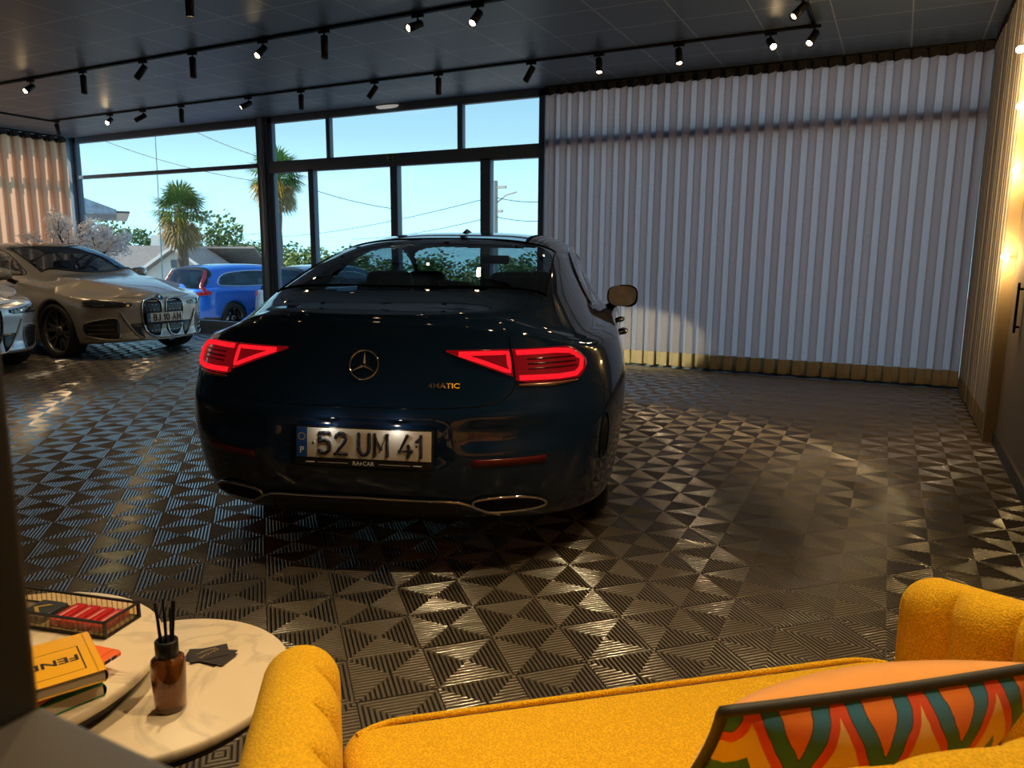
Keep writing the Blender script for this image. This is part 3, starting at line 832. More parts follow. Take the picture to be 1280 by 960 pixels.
text_obj('model_badge', '4MATIC', .027, M['chrome'], NAVY, frame(pb, pb1 - Vector(sh.pt([.305], [.807], 'rear', 1, .002)[0]), (0, .02, 1)), .0015, sx=1.25, weight=.0004)

GLYPH = {
 '5': [[(.52, 1), (.08, 1), (.05, .56), (.2, .64), (.36, .63), (.5, .54), (.56, .36), (.5, .14), (.34, .01), (.16, .02), (.02, .14)]],
 '2': [[(.04, .78), (.1, .92), (.24, 1), (.38, .99), (.5, .9), (.54, .74), (.48, .56), (.02, 0), (.58, 0)]],
 'U': [[(.02, 1), (.02, .3), (.08, .12), (.2, .01), (.36, .01), (.48, .12), (.54, .3), (.54, 1)]],
 'M': [[(.02, 0), (.02, 1), (.33, .32), (.64, 1), (.64, 0)]],
 '4': [[(.36, 1), (.0, .26), (.58, .26)], [(.42, .52), (.42, 0)]],
 '1': [[(.0, .74), (.2, 1), (.2, 0)]],
 'B': [[(.02, 0), (.02, 1), (.3, 1), (.44, .94), (.48, .78), (.42, .6), (.3, .54), (.02, .54)], [(.3, .54), (.46, .46), (.52, .27), (.46, .08), (.3, 0), (.02, 0)]],
 'J': [[(.36, 1), (.36, .22), (.28, .05), (.14, 0), (.02, .07)]],
 '0': [[(.26, 1), (.1, .9), (.03, .7), (.03, .3), (.1, .1), (.26, 0), (.42, .1), (.49, .3), (.49, .7), (.42, .9), (.26, 1)]],
 'A': [[(0, 0), (.28, 1), (.56, 0)], [(.1, .32), (.46, .32)]]}
GW = {'5': .58, '2': .58, 'U': .56, 'M': .66, '4': .6, '1': .22, 'B': .52, 'J': .38, '0': .52, 'A': .56, ' ': .12}
def stroke_text(text, parent, Mp, hgt, r, total, mat):
    w = sum(GW[c] for c in text); gap = (total / hgt - w) / (len(text) - 1); x = -total / hgt / 2
    Fl = Matrix.Diagonal((hgt, hgt, .10, 1))
    for c in text:
        if c in GLYPH:
            b = MB()
            for st in GLYPH[c]:
                pts = st if c in 'M41AJ' and c != 'J' else sum([[st[i]] + ([] if i == len(st)-1 else [((st[i][0]+st[i+1][0])/2, (st[i][1]+st[i+1][1])/2)]) for i in range(len(st))], [])
                b.tube([(x + px, py - .5, 0) for px, py in pts], r / hgt, 8)
                for px, py in pts: b.lathe([(r/hgt, -.01), (r/hgt, r/hgt*.9), (0, r/hgt)], 10, Matrix.Translation((x + px, py - .5, 0)))
            b.v = [tuple(Mp @ (Fl @ Vector(p))) for p in b.v]
            b.build('lettering', mat, parent)
        x += GW[c] + gap
def number_plate(root, text, origin, xdir, ydir, w=.52, h=.112, holder=None, size=.108, sx_=1.0, band='P', stars=True):
    Mp = frame(origin, xdir, ydir)
    t = MB(); t.box((-w/2, -h/2, 0), (w/2, h/2, .003), Mp); o = t.build('number_plate', M['plate_white'], root, bevel=.001)
    hb = MB(); hb.box((-w/2-.008, -h/2-.032, -.014), (w/2+.008, h/2+.006, -.0005), Mp); hb.build('plate_holder', M['black_plastic'], o, bevel=.003)
    bb = MB(); bb.box((-w/2, -h/2, .003), (-w/2+.042, h/2, .0036), Mp); bb.build('country_band', M['plate_blue'], o)
    stroke_text(text, o, Mp @ Matrix.Translation((.026, 0, .0034)), .078, .0062, .395, M['ink'])
    text_obj('lettering', band, .034, M['white_ink'], o, Mp @ Matrix.Translation((-w/2+.021, -.030, .004)), .0004, weight=.0006)
    if stars:
        st = MB()
        for k in range(12):
            a = 2*PI*k/12; st.disc(.0022, .0041, 6, Mp @ Matrix.Translation((-w/2+.021 + .013*math.cos(a), .022 + .013*math.sin(a), 0)))
        st.build('star_ring', M['yellow_ink'], o)
    if holder:
        text_obj('dealer_name', holder, .022, M['white_ink'], o, Mp @ Matrix.Translation((0, -h/2-.018, .0)), .0004, weight=.0002)
        for sg in (1, -1):
            MB().box((min(sg*.06, sg*.18), -h/2-.019, -.0004), (max(sg*.06, sg*.18), -h/2-.0175, .0002), Mp).build('dealer_line', M['white_ink'], o)
            MB().box((min(sg*.19, sg*.225), -h/2-.020, -.0004), (max(sg*.19, sg*.225), -h/2-.016, .0002), Mp).build('dealer_flourish', M['white_ink'], o)
        ds = MB(); ds.add([Mp @ Vector(p) for p in ((-.0135,-h/2-.018,.0005),(-.0105,-h/2-.020,.0005),(-.0085,-h/2-.026,.0005),(-.0065,-h/2-.020,.0005),(-.0035,-h/2-.018,.0005),(-.0065,-h/2-.016,.0005),(-.0085,-h/2-.010,.0005),(-.0105,-h/2-.016,.0005))], [tuple(range(8))])
        ds.build('dealer_mark', M['white_ink'], o); pass
    for sg in (-1, 1):
        MB().lathe([(.0055, .0036), (.005, .0055), (.0, .006)], 12, Mp @ Matrix.Translation((sg*.205 + .012*(sg < 0), 0, 0))).build('screw', M['chrome'], o)
    return o
pz = Vector(sh.pt([0.0], [.592], 'rear', 1, .012)[0])
number_plate(NAVY, '52 UM 41', (pz.x + .020, pz.y - .006, .592), (1, 0, 0), (0, .09, 1), holder='RA  CAR', sx_=.98)

for sd_ in (1, -1):
    lp = MB().box((.02 + sd_*.135 - .02, pz.y - .020, .668), (.02 + sd_*.135 + .02, pz.y - .004, .674)).build('plate_lamp', M['black_plastic'], NAVY)
    ld = bpy.data.lights.new('plate_light', 'POINT'); ld.energy = .10; ld.color = (1, .95, .85); ld.shadow_soft_size = .008
    lo = link(bpy.data.objects.new('plate_light', ld), NAVY); lo.location = (.02 + sd_*.135, pz.y - .034, .664)
# upper trim, glass surround, fin, mirrors, handles, cabin
def up_pt(P, shl, y, z, side):
    """point on the upper skin at given y and height on one side"""
    u = float(shl.u_of_y(y)); r = shl.at_uz(np.array([u]), shl.base(np.array([u]))[7] - 1e-5)[0]
    row = shl.upper_row((r[0], r[1], r[2]), np.linspace(0, .5, 200)); i = int(np.argmin(np.abs(row[:, 2] - z))); p = row[i].copy()
    p[0] *= side; return p
for sd_ in (1, -1):
    pts = [up_pt(NP, sh, y, z, sd_) for y, z in smooth_poly(WIN_NAVY, 8)]
    pts = [(p[0] + .004*sd_, p[1], p[2]) for p in pts]
    MB().tube(pts, .007, 6, closed=True).build('window_trim', M['chrome'], NAVY)
    mirror_unit(NAVY, .88*sd_, 3.12, 1.005, sd_, M['navy_paint'])
    for yh in (1.95, 2.85):
        qh = sh.arcR[3] + yh - NP['RR']
        P_ = [tuple(sh.pt([qh + d], [.845], 'rear', sd_, o_)[0]) for d, o_ in ((-.10, .0), (-.085, .035), (0, .045), (.085, .035), (.10, .0))]
        MB().tube(P_, [.010, .013, .013, .013, .010], 8).build('door_handle', M['dark_chrome'], NAVY)
for pts_ in ([up_xy(NP, sh, x_, .615 + .06*(abs(x_)/.63)**2, .002) for x_ in np.linspace(-.635, .635, 40)], [up_xy(NP, sh, x_, 1.60 - .05*(abs(x_)/.6)**2, .002) for x_ in np.linspace(-.60, .60, 40)]):
    MB().tube(pts_, .004, 6).build('window_seal', M['matte_black'], NAVY)
for sd_ in (1, -1):
    MB().tube([up_xy(NP, sh, sd_*(.635 - .035*(y_ - .6)), y_, .002) for y_ in np.linspace(.67, 1.56, 30)], .004, 6).build('window_seal', M['matte_black'], NAVY)
zf_ = float(sh.zc(2.05))
fin = MB(); fin.add([(-.02, 1.98, zf_-.015), (.02, 1.98, zf_-.015), (.02, 2.2, zf_), (-.02, 2.2, zf_), (0, 2.06, zf_+.022), (0, 2.10, zf_+.024)], [(0, 1, 4), (1, 2, 5, 4), (2, 3, 5), (3, 0, 4, 5)])
fin.build('antenna_fin', M['navy_paint'], NAVY)
for x_ in (-.36, .36): seat(NAVY, x_, 1.62, .50, 1.205, .27, M['seat_leather'])
seat(NAVY, 0, 1.60, .50, 1.15, .14, M['seat_leather'])
for x_ in (-.38, .38): seat(NAVY, x_, 2.55, .40, 1.19, .25, M['seat_leather'])
MB().box((-.70, .70, 1.045), (.70, 1.50, 1.06)).build('parcel_shelf', M['interior'], NAVY)
MB().box((-.70, 3.2, .75), (.70, 3.75, 1.00)).build('dashboard', M['interior'], NAVY, bevel=.05)
MB().box((-.11, 3.18, 1.235), (.11, 3.205, 1.30)).build('rear_view_mirror', M['black_plastic'], NAVY, bevel=.01)
MB().tube([(-.38 + .18*math.cos(a), 3.08, .93 + .17*math.sin(a)) for a in np.linspace(0, 2*PI, 25)[:-1]], .014, 8, closed=True).build('steering_wheel', M['interior'], NAVY)
tb_ = MB(); tb_.box((-.10, 1.545, 1.352), (.10, 1.56, 1.358)); tb_.build('high_brake_lamp', M['lamp_dark'], NAVY)
for sd_ in (1, -1):
    strip(sh, 'headlamp', np.linspace(.50, .86, 12), .60, .69, M['lens_soft'], NAVY, 'front', sd_, .006, 3)
    hl = bpy.data.lights.new('headlight_beam', 'SPOT'); hl.energy = 120; hl.color = (1, .95, .62); hl.spot_size = R(30); hl.spot_blend = .35; hl.shadow_soft_size = .05
    ho = link(bpy.data.objects.new('headlight_beam', hl), NAVY); ho.location = (.66*sd_, 4.99, .64)
    ho.rotation_euler = Vector((.30, 1, -.215)).to_track_quat('-Z', 'Y').to_euler(); ho.scale = (2.4, 1, 1)

# ------------------------------------------------------------------ track lighting
def track(label, a, b):
    t = thing('lighting_track', label, 'lighting track', ((a[0]+b[0])/2, (a[1]+b[1])/2, HC), 0, None)
    ax = Vector((b[0]-a[0], b[1]-a[1], 0)); L_ = ax.length; ax.normalize(); t.rotation_euler = (0, 0, math.atan2(ax.y, ax.x))
    m = MB(); m.box((-L_/2, -.018, -.022), (L_/2, -.010, 0)); m.box((-L_/2, .010, -.022), (L_/2, .018, 0)); m.box((-L_/2, -.018, -.006), (L_/2, .018, 0))
    m.build('rail', M['black_metal'], t)
    c = MB(); c.box((-L_/2-.02, -.019, -.024), (-L_/2, .019, 0)); c.build('end_cap', M['black_plastic'], t)
    c = MB(); c.box((L_/2, -.019, -.024), (L_/2+.02, .019, 0)); c.build('end_cap', M['black_plastic'], t)
    return t
T1, T2, TS_, TF, TP = 5.67, 7.50, -12.0, 3.9, -.85
track('black ceiling track with eight spotlights, running left to right above the dark car', (-12.0, T1), (-1.6, T1))
track('black ceiling track nearest the window wall, ending left of the curtain corner', (-11.97, T2), (TP - .03, T2))
track('short black ceiling track running toward the window at far left above the peach curtain', (TS_, 3.0), (TS_, T2 - .03))
track('short black ceiling track at top right running toward the long curtain', (TP, 3.2), (TP, T2 - .03))

LAMPK = {'n': 0}
def spot(label, e, n, aim, on, kind='swivel', power=60, cone=50, length=.17, rad=.034):
    """aim = direction the lens looks"""
    aim = Vector(aim).normalized()
    t = thing('track_spotlight', label, 'spotlight', (e, n, HC - .022), 0, 'ceiling track spotlights')
    MB().box((-.055, -.017, -.028), (.055, .017, 0)).build('adapter', M['black_plastic'], t, bevel=.003)
    piv = Vector((0, 0, -.085)) if kind == 'swivel' else Vector((0, 0, -.045))
    MB().tube([(0, 0, -.02), tuple(piv)], .009, 8).build('stem', M['black_metal'], t)
    q = aim.to_track_quat('-Z', 'Y'); Mx = Matrix.Translation(piv) @ q.to_matrix().to_4x4()
    back = .045 if kind == 'swivel' else .0
    m = MB().lathe([(0, back), (rad*.8, back), (rad, back - .008), (rad, back - length), (rad*.9, back - length), (rad*.72, back - length + .018)], 24, Mx)
    m.build('housing', M['black_metal'], t)
    ln = MB().disc(rad*.74, back - length + .016, 24, Mx); o = ln.build('lens', M['lens_on'] if on else M['lens_soft'], t)
    if power:
        ld = bpy.data.lights.new('beam', 'SPOT'); ld.energy = power * .6; ld.color = (1, .70, .38); ld.spot_size = R(cone); ld.spot_blend = .7; ld.shadow_soft_size = .025
        lo = link(bpy.data.objects.new('beam', ld), t); lo.matrix_local = Matrix.Translation(piv + aim * (length - back + .01)) @ q.to_matrix().to_4x4()
    return t
RT, TW = Vector((.89, .456, 0)), Vector((.456, -.89, 0))       # image right, toward the viewer
DN = Vector((0, 0, -1))
def ev(u, v, n): return at_n(u, v, n).x
def spots_on_tracks():
    a = ['first', 'second', 'third', 'fourth']
    S = spot
    S('lit glaring spotlight at the left end of the middle ceiling track', ev(38, 102, T1), T1, TW*.9 + DN*.6 - RT*.15, True, 'swivel', 18)
    S('straight-down spotlight beside the glaring one at the left of the middle track', ev(103, 86, T1), T1, DN, False, 'fixed', 70, 60, .20)
    S('tilted spotlight between two straight-down cylinders on the left half of the middle track', ev(178, 74, T1), T1, -RT*.5 + DN*.8 + TW*.25, False)
    S('straight-down cylinder spotlight right of the tilted one on the middle track', ev(240, 64, T1), T1, DN, False, 'fixed', 70, 60, .20)
    S('lit spotlight on the middle track between two straight-down cylinders above the window pier', ev(328, 50, T1), T1, TW*.8 + DN*.7 - RT*.3, True, 'swivel', 18)
    S('straight-down cylinder spotlight above the glass doors on the middle track', ev(405, 37, T1), T1, DN, False, 'fixed', 70, 60, .20)
    S('lit swivel spotlight above the dark car, left of a pair on the middle track', ev(522, 17, T1), T1, TW*.8 + DN*.5 - RT*.75, True, 'swivel', 18)
    S('lit swivel spotlight at the top centre, rightmost on the middle track', ev(597, 4, T1), T1, TW*.7 + DN*.8 - RT*.4, True, 'swivel', 18)
    S('tilted spotlight at the left corner end of the window-side track near the peach curtain', ev(71, 152, T2), T2, Vector((-.22, .30, -.9)), False, 'swivel', 80, 70)
    S('lit glaring spotlight over the blossom tree on the window-side track', ev(137, 139, T2), T2, TW*.95 + DN*.5, True)
    S('nearly level spotlight pointing left on the window-side track above the left window', ev(178, 134, T2), T2, -RT*.9 + DN*.45, False)
    S('small straight-down cylinder spotlight above the left window on the window-side track', ev(226, 128, T2), T2, DN, False, 'fixed', 60, 60, .18)
    S('lit spotlight pointing left just before the window pier on the window-side track', ev(310, 118, T2), T2, -RT*.75 + DN*.5 + TW*.6, True)
    S('straight-down cylinder spotlight just right of the window pier on the window-side track', ev(376, 111, T2), T2, DN, False, 'fixed', 60, 60, .18)
    S('tilted spotlight near the oval ceiling light on the window-side track', ev(468, 101, T2), T2, -RT*.6 + DN*.8, False)
    S('straight-down cylinder spotlight above the double door on the window-side track', ev(548, 91, T2), T2, DN, False, 'fixed', 60, 60, .18)
    S('tilted spotlight just left of the grey curtain on the window-side track', ev(664, 77, T2), T2, -RT*.45 + DN*.8, False)
    S('hanging lit spotlight in front of the left part of the grey curtain', ev(749, 66, T2), T2, TW*.45 + DN*.95, True, 'swivel', 50, 60)
    S('hanging lit spotlight in front of the middle of the grey curtain', ev(849, 53, T2), T2, TW*.45 + DN*.95, True, 'swivel', 50, 60)
    S('strongly glaring spotlight in front of the grey curtain, last but one on the window-side track', ev(964, 38, T2), T2, TW*.9 + DN*.6, True, 'swivel', 50, 60)
    S('lit spotlight at the right end of the window-side track', TP + .01, T2 - .06, -RT*.55 + DN*.75 + TW*.5, True, 'swivel', 50, 60)
    S('dark spotlight with visible honeycomb lens at top right on the short track', TP, 6.62, -RT*.75 + DN*.75 + TW*.35, False, 'swivel', 50, 60)
    S('straight-down spotlight at the top left corner of the view, above the left floor', ev(236, -12, TF + .43), TF + .43, DN, True, 'fixed', 90, 70, .18)
spots_on_tracks()
# two more tracks of the same system behind the viewpoint's upper edge; their heads show as glints on the cars
def rear_track(label, n, es, e0, e1, energies):
    t = track(label, (e0, n), (e1, n)); t['category'] = 'lighting track'
    inv = t.matrix_basis.inverted()
    for k, (e, p_) in enumerate(zip(es, energies)):
        x = e - (e0 + e1)/2
        MB().box((x-.05, -.017, -.05), (x+.05, .017, -.022)).build('adapter', M['black_plastic'], t)
        MB().lathe([(0, -.04), (.034, -.045), (.034, -.20), (.026, -.19)], 20, Matrix.Translation((x, 0, 0))).build('spot_head', M['black_metal'], t)
        MB().disc(.026, -.19, 20, Matrix.Translation((x, 0, 0))).build('lens', M['lens_on'], t)
        if p_:
            ld = bpy.data.lights.new('beam', 'SPOT'); ld.energy = p_[0]; ld.color = (1, .71, .37); ld.spot_size = R(p_[2]); ld.spot_blend = .8; ld.shadow_soft_size = .04
            o = link(bpy.data.objects.new('beam', ld), t); o.location = (x, 0, -.21); o.rotation_euler = Vector(p_[1]).to_track_quat('-Z', 'Y').to_euler()
D_ = (0, 0, -1)
rear_track('black ceiling track over the sofa and tables, nearest the partition', 1.5, (-6.2, -4.6, -3.3, -2.2, -1.5, -.6, .3), -7.0, .55,
    ((70, D_, 70), None, (30, (-.2, .2, -1), 70), None, (150, (.06, -.36, -1), 62), (60, (.45, -.25, -1), 70), (150, (-.30, -.16, -1), 80)))
rear_track('black ceiling track over the back of the dark car', 3.2, (-6.9, -5.6, -4.3, -3.2, -2.4, -1.6, -.7, .2), -7.5, .55,
    ((80, D_, 70), None, None, None, None, None, None, (120, (-.1, -.6, -1), 85)))
ld = bpy.data.lights.new('floor_spot', 'SPOT'); ld.energy = 60; ld.color = (1, .76, .44); ld.spot_size = R(80); ld.spot_blend = .8; ld.shadow_soft_size = .05
lo = link(bpy.data.objects.new('floor_spot', ld)); lo.location = (-9.2, 4.6, 3.1); lo.rotation_euler = Vector((-.1, .45, -1)).to_track_quat('-Z', 'Y').to_euler()

# emergency light and exit sign
o = thing('emergency_light', 'oval white emergency light on the ceiling above the glass doors', 'light', tuple(at_z(484, 131, HC)))
Mx = Matrix.Diagonal((1.9, .62, 1, 1))
MB().lathe([(.0, -.05), (.07, -.046), (.095, -.032), (.10, -.012), (.10, 0)], 32, Mx).build('diffuser', pbr('diffuser_white', (.75, .75, .72), .4, emis=(1, .97, .9), estr=.25), o)
MB().lathe([(.10, -.014), (.107, -.014), (.107, 0)], 32, Mx).build('base', pbr('base_grey', (.35, .36, .37), .5), o)
p = at_n(488, 197, F0 - .03)
o = thing('exit_sign', 'small outlined exit sign fixed on the transom above the glass door', 'sign', tuple(p))
MB().box((-.085, -.002, -.04), (.085, .006, .04)).build('plate', pbr('sign_grey', (.07, .09, .10), .5), o)
sg = MB()
for lo, hi in (((-.085, -.004, .037), (.085, -.002, .04)), ((-.085, -.004, -.04), (.085, -.002, -.037)), ((-.085, -.004, -.037), (-.082, -.002, .037)), ((.082, -.004, -.037), (.085, -.002, .037))): sg.box(lo, hi)
sg.build('border', M['plate_white'], o)
sg = MB(); sg.box((-.062, -.004, -.022), (-.03, -.002, .024)); sg.build('door_symbol', M['plate_white'], o)
sg = MB(); sg.box((-.012, -.004, -.008), (.014, -.002, .002)); sg.build('arrow_symbol', M['plate_white'], o)
sg = MB()
for pts_ in ([(.045, -.003, .012), (.042, -.003, -.004), (.052, -.003, -.020)], [(.042, -.003, -.004), (.03, -.003, -.020)], [(.03, -.003, .006), (.045, -.003, .010), (.058, -.003, .0)]): sg.tube(pts_, .0035, 6)
sg.disc(.006, 0, 10, Matrix.Translation((.047, -.003, .021)) @ Matrix.Rotation(PI/2, 4, 'X')); sg.build('runner_symbol', M['plate_white'], o)

# bulbs on the pale post
M['bulb_on'] = emit('bulb_on', (1, .66, .26), 40)
for lab, zb_, dx in (('lowest glowing bulb on the pale post at the right', 1.315, .0), ('second lowest glowing bulb on the pale post at the right', 1.888, .006), ('second highest glowing bulb on the pale post at the right edge', 2.30, -.012), ('highest glowing bulb on the pale post at the right edge', 2.66, -.05)):
    o = thing('globe_bulb', lab, 'bulb', (.66, 6.2, zb_), 0, 'warm bulbs on the pale post')
    c = Vector((-.022 + dx, -.055, 0))
    MB().tube([(0, 0, 0), (-.004 + dx*.5, -.02, 0), tuple(c + Vector((0, .02, 0)))], .011, 10).build('socket', M['black_plastic'], o)
    MB().lathe([(0, -.024), (.014, -.020), (.022, -.010), (.024, 0), (.022, .010), (.014, .020), (0, .024)], 20, Matrix.Translation(c)).build('bulb', M['bulb_on'], o)
    ld = bpy.data.lights.new('glow', 'POINT'); ld.energy = 8; ld.color = (1, .64, .26); ld.shadow_soft_size = .03
    l_ = link(bpy.data.objects.new('glow', ld), o); l_.location = tuple(c + Vector((-.10, -.02, 0)))
# pull handle on the right wall
p = at_e(1270, 385, ER - .03)
o = thing('pull_handle', 'dark vertical pull handle on the right wall beside the pale post', 'handle', (ER, p.y, p.z))
MB().box((-.035, -.012, -.16), (-.02, .012, .16)).build('grip', M['black_metal'], o, bevel=.004)
for dz in (-.12, .12): MB().tube([(-.022, 0, dz), (0, 0, dz)], .008, 8).build('mount', M['black_metal'], o)

# ------------------------------------------------------------------ yellow sofa
def yellow_cloth():
    m, nt, out = new_mat('mustard_weave'); q = N(nt)
    tc = nt.nodes.new('ShaderNodeTexCoord')
    v1 = nt.nodes.new('ShaderNodeTexVoronoi'); v1.inputs['Scale'].default_value = 260; nt.links.new(tc.outputs['Object'], v1.inputs['Vector'])
    no = nt.nodes.new('ShaderNodeTexNoise'); no.inputs['Scale'].default_value = 14; nt.links.new(tc.outputs['Object'], no.inputs['Vector'])
    hgt = q.m('MULTIPLY', v1.outputs['Distance'], 1.3)
    c = q.mix(hgt, (.46, .23, .005), (.90, .53, .018)); c = q.mix(q.m('MULTIPLY', no.outputs['Fac'], .35), c, (.58, .32, .007))
    b = nt.nodes.new('ShaderNodeBsdfPrincipled'); nt.links.new(c, b.inputs['Base Color']); b.inputs['Roughness'].default_value = .85
    b.inputs['Sheen Weight'].default_value = .25; b.inputs['Sheen Tint'].default_value = (1, .7, .2, 1); b.inputs['Specular IOR Level'].default_value = .15
    bp = nt.nodes.new('ShaderNodeBump'); bp.inputs['Strength'].default_value = .55; bp.inputs['Distance'].default_value = .003
    nt.links.new(hgt, bp.inputs['Height']); nt.links.new(bp.outputs[0], b.inputs['Normal'])
    nt.links.new(b.outputs[0], out.inputs[0]); return m
M['mustard'] = yellow_cloth()
S_ANG = math.atan2(.65, .76)
SOFA = thing('sofa', 'small mustard yellow two-seat sofa with channel-tufted arms at bottom right', 'sofa', (-.834, .974, 0), S_ANG)
# local frame: x along the front, y away from the front toward the viewer (rotate so +y = toward the viewer means negative local y)
def sl_(x, y, z): return (x, -y, z)
def rounded_block(x0, x1, y0, y1, z0, z1, r, crown=0.0, n=6):
    """soft box; y measured from the front edge back"""
    G = []
    hx, hy, hz = (x1-x0)/2, (y1-y0)/2, (z1-z0)/2; cx, cy, cz = (x0+x1)/2, (y0+y1)/2, (z0+z1)/2
    lat = [(-PI/2 + PI/2*i/n, -1) for i in range(n+1)] + [(PI/2*i/n, 1) for i in range(n+1)]
    for la, sz in lat:
        row = []
        for qd, (sx_, sy_) in enumerate(((1, 1), (-1, 1), (-1, -1), (1, -1))):
            for i in range(n+1):
                a = PI/2*qd + PI/2*i/n
                x = cx + sx_*(hx - r) + r*math.cos(la)*math.cos(a); y = cy + sy_*(hy - r) + r*math.cos(la)*math.sin(a)
                z = cz + sz*(hz - r) + r*math.sin(la)
                row.append([x, y, z])
        G.append(row)
    # top & bottom caps as graded rings
    def ringfill(row, z, cr):
        out = []
        for k in (1, .75, .5, .25, .02):
            out.append([[cx + (p[0]-cx)*k, cy + (p[1]-cy)*k, z + cr*(1-k*k)] for p in row])
        return out
    G = list(reversed(ringfill(G[0], z0, 0)))[:-1] + G + ringfill(G[-1], z1, crown)[1:]
    b = MB(); b.grid([[sl_(*p) for p in row] for row in G], closed_v=True); return b
# seat cushion with front welt
rounded_block(-.010, 1.150, .0, .66, .30, .437, .045, .016).build('seat', M['mustard'], SOFA, fix=True)
rounded_block(.01, 1.166, .03, .64, .14, .305, .03).build('base', M['mustard'], SOFA, fix=True)
wt = []
for i in range(41):
    x = .015 + (1.125-.015) * i / 40; k = min(1, min(i, 40-i)/3.0); wt.append(sl_(x, .012 + .03*(1-k)**2, .433))
MB().tube(wt, .006, 8).build('welt', M['mustard'], SOFA)
# wrap-round arms and back: a path from the left arm front, round the back, to the right arm front
XL, XR, YB, TH, RC = -.075, 1.215, .70, .13, .20
path = []
def arcp(cx, cy, a0, a1, n): return [(cx + RC*math.cos(a0+(a1-a0)*i/n), cy + RC*math.sin(a0+(a1-a0)*i/n)) for i in range(n+1)]
for i in range(24): path.append((XL, 0.0 + (YB-RC)*i/24))
path += arcp(XL+RC, YB-RC, PI, PI/2, 14)
for i in range(1, 40): path.append((XL+RC + (XR-XL-2*RC)*i/40, YB))
path += arcp(XR-RC, YB-RC, PI/2, 0, 14)
for i in range(1, 25): path.append((XR, (YB-RC)*(1 - i/24)))
path = [Vector((a, b, 0)) for a, b in path]
acc = [0.0]
for i in range(1, len(path)): acc.append(acc[-1] + (path[i]-path[i-1]).length)
TOT = acc[-1]; NCH = 18
G = []; fine_i = 620
def pat(s):
    i = min(max(np.searchsorted(acc, s) - 1, 0), len(path) - 2); t = (s - acc[i]) / (acc[i+1]-acc[i]); p = path[i].lerp(path[i+1], t)
    d = (path[min(i+2, len(path)-1)] - path[max(i-1, 0)]).normalized(); return p, Vector((d.y, -d.x, 0))     # normal toward the inside
for i in range(fine_i + 1):
    s = TOT * i / fine_i; p, nin = pat(s)
    yk = max(0.0, min(1.0, p.y / YB)); top = .612 + .140 * (yk**1.0) 
    e0 = min(s, TOT - s); cap = min(1.0, e0 / .055); capk = math.sqrt(max(0, 1 - (1 - cap)**2))
    ch = abs(math.sin(PI * s / TOT * NCH)); chd = .038 * (1 - ch**.35) * (1 if e0 > .03 else 0)
    th = TH/2 * (.25 + .75*capk); tz = top - .045*(1-capk)
    row = []
    prof = []
    z0 = .10
    for k in range(8): prof.append((-1, z0 + (tz - th - z0) * k / 7))                 # outside going up
    for k in range(1, 16):
        a = PI - PI * k / 16; prof.append((math.cos(a), tz - th + th*math.sin(a)*1.0))
    for k in range(9): prof.append((1, tz - th - (tz - th - .30) * k / 8))
    for o_, z in prof:
        inner = max(0, o_); d = th*o_ - chd*(max(0, (inner - .35)/.65)**.8) 
        zz = z
        q_ = p + nin * d
        row.append(sl_(q_.x, q_.y, zz))
    G.append(row)
bk = MB().grid(G)
bk.add(G[0], [tuple(range(len(G[0])))]); bk.add(G[-1], [tuple(range(len(G[-1])))[::-1]])
bk.build('backrest', M['mustard'], SOFA, fix=True)
for x, y in ((.05, .08), (1.12, .08), (.05, .60), (1.12, .60)):
    MB().tube([sl_(x, y, .15), sl_(x, y, 0)], [.022, .014], 12).build('leg', M['black_metal'], SOFA)

# ------------------------------------------------------------------ patterned cushion
def cushion_pattern():
    """zigzag bands of teal, red, orange and cream on the face turned to the backrest"""
    m, nt, out = new_mat('zigzag_print'); q = N(nt)
    tc = nt.nodes.new('ShaderNodeTexCoord'); s = nt.nodes.new('ShaderNodeSeparateXYZ'); nt.links.new(tc.outputs['Object'], s.inputs[0])
    no = nt.nodes.new('ShaderNodeTexNoise'); no.inputs['Scale'].default_value = 22; nt.links.new(tc.outputs['Object'], no.inputs['Vector'])
    x = q.m('ADD', s.outputs[0], q.m('MULTIPLY', q.m('SUBTRACT', no.outputs['Fac'], .5), .012)); z = s.outputs[2]
    f = q.m('FRACT', q.m('DIVIDE', q.m('ADD', x, .5), .132)); tri = q.m('ABSOLUTE', q.m('SUBTRACT', f, .5))     # 0..0.5
    h = q.m('ADD', z, q.m('MULTIPLY', q.m('SUBTRACT', tri, .25), -.26))
    # distance below the top piping in the zigzag metric
    k = q.m('SUBTRACT', .150, h)
    c = q.mix(q.m('GREATER_THAN', k, .010), (.80, .20, .012), (.012, .012, .012))
    c = q.mix(q.m('GREATER_THAN', k, .013), c, (.020, .17, .33))
    c = q.mix(q.m('GREATER_THAN', k, .060), c, (.012, .012, .012))
    c = q.mix(q.m('GREATER_THAN', k, .063), c, (.72, .07, .010))
    c = q.mix(q.m('GREATER_THAN', k, .094), c, (.82, .58, .20))
    c = q.mix(q.m('GREATER_THAN', k, .150), c, (.020, .17, .33))
    c = q.mix(q.m('GREATER_THAN', k, .20), c, (.72, .07, .010))
    b = nt.nodes.new('ShaderNodeBsdfPrincipled'); nt.links.new(c, b.inputs['Base Color']); b.inputs['Roughness'].default_value = .75; b.inputs['Sheen Weight'].default_value = .3
    nt.links.new(b.outputs[0], out.inputs[0]); return m
M['zigzag'] = cushion_pattern()
M['velvet'] = pbr('velvet', (.86, .36, .07), .7, 0, .2, sheen=.6, vary=.12, vscale=9, bump=.15, bscale=18)
M['piping'] = pbr('piping', (.02, .02, .02), .6)
CW, CHH = .56, .27
CUS = thing('cushion', 'cushion with black piping, orange velvet front and teal red zigzag back, on the yellow sofa', 'cushion')
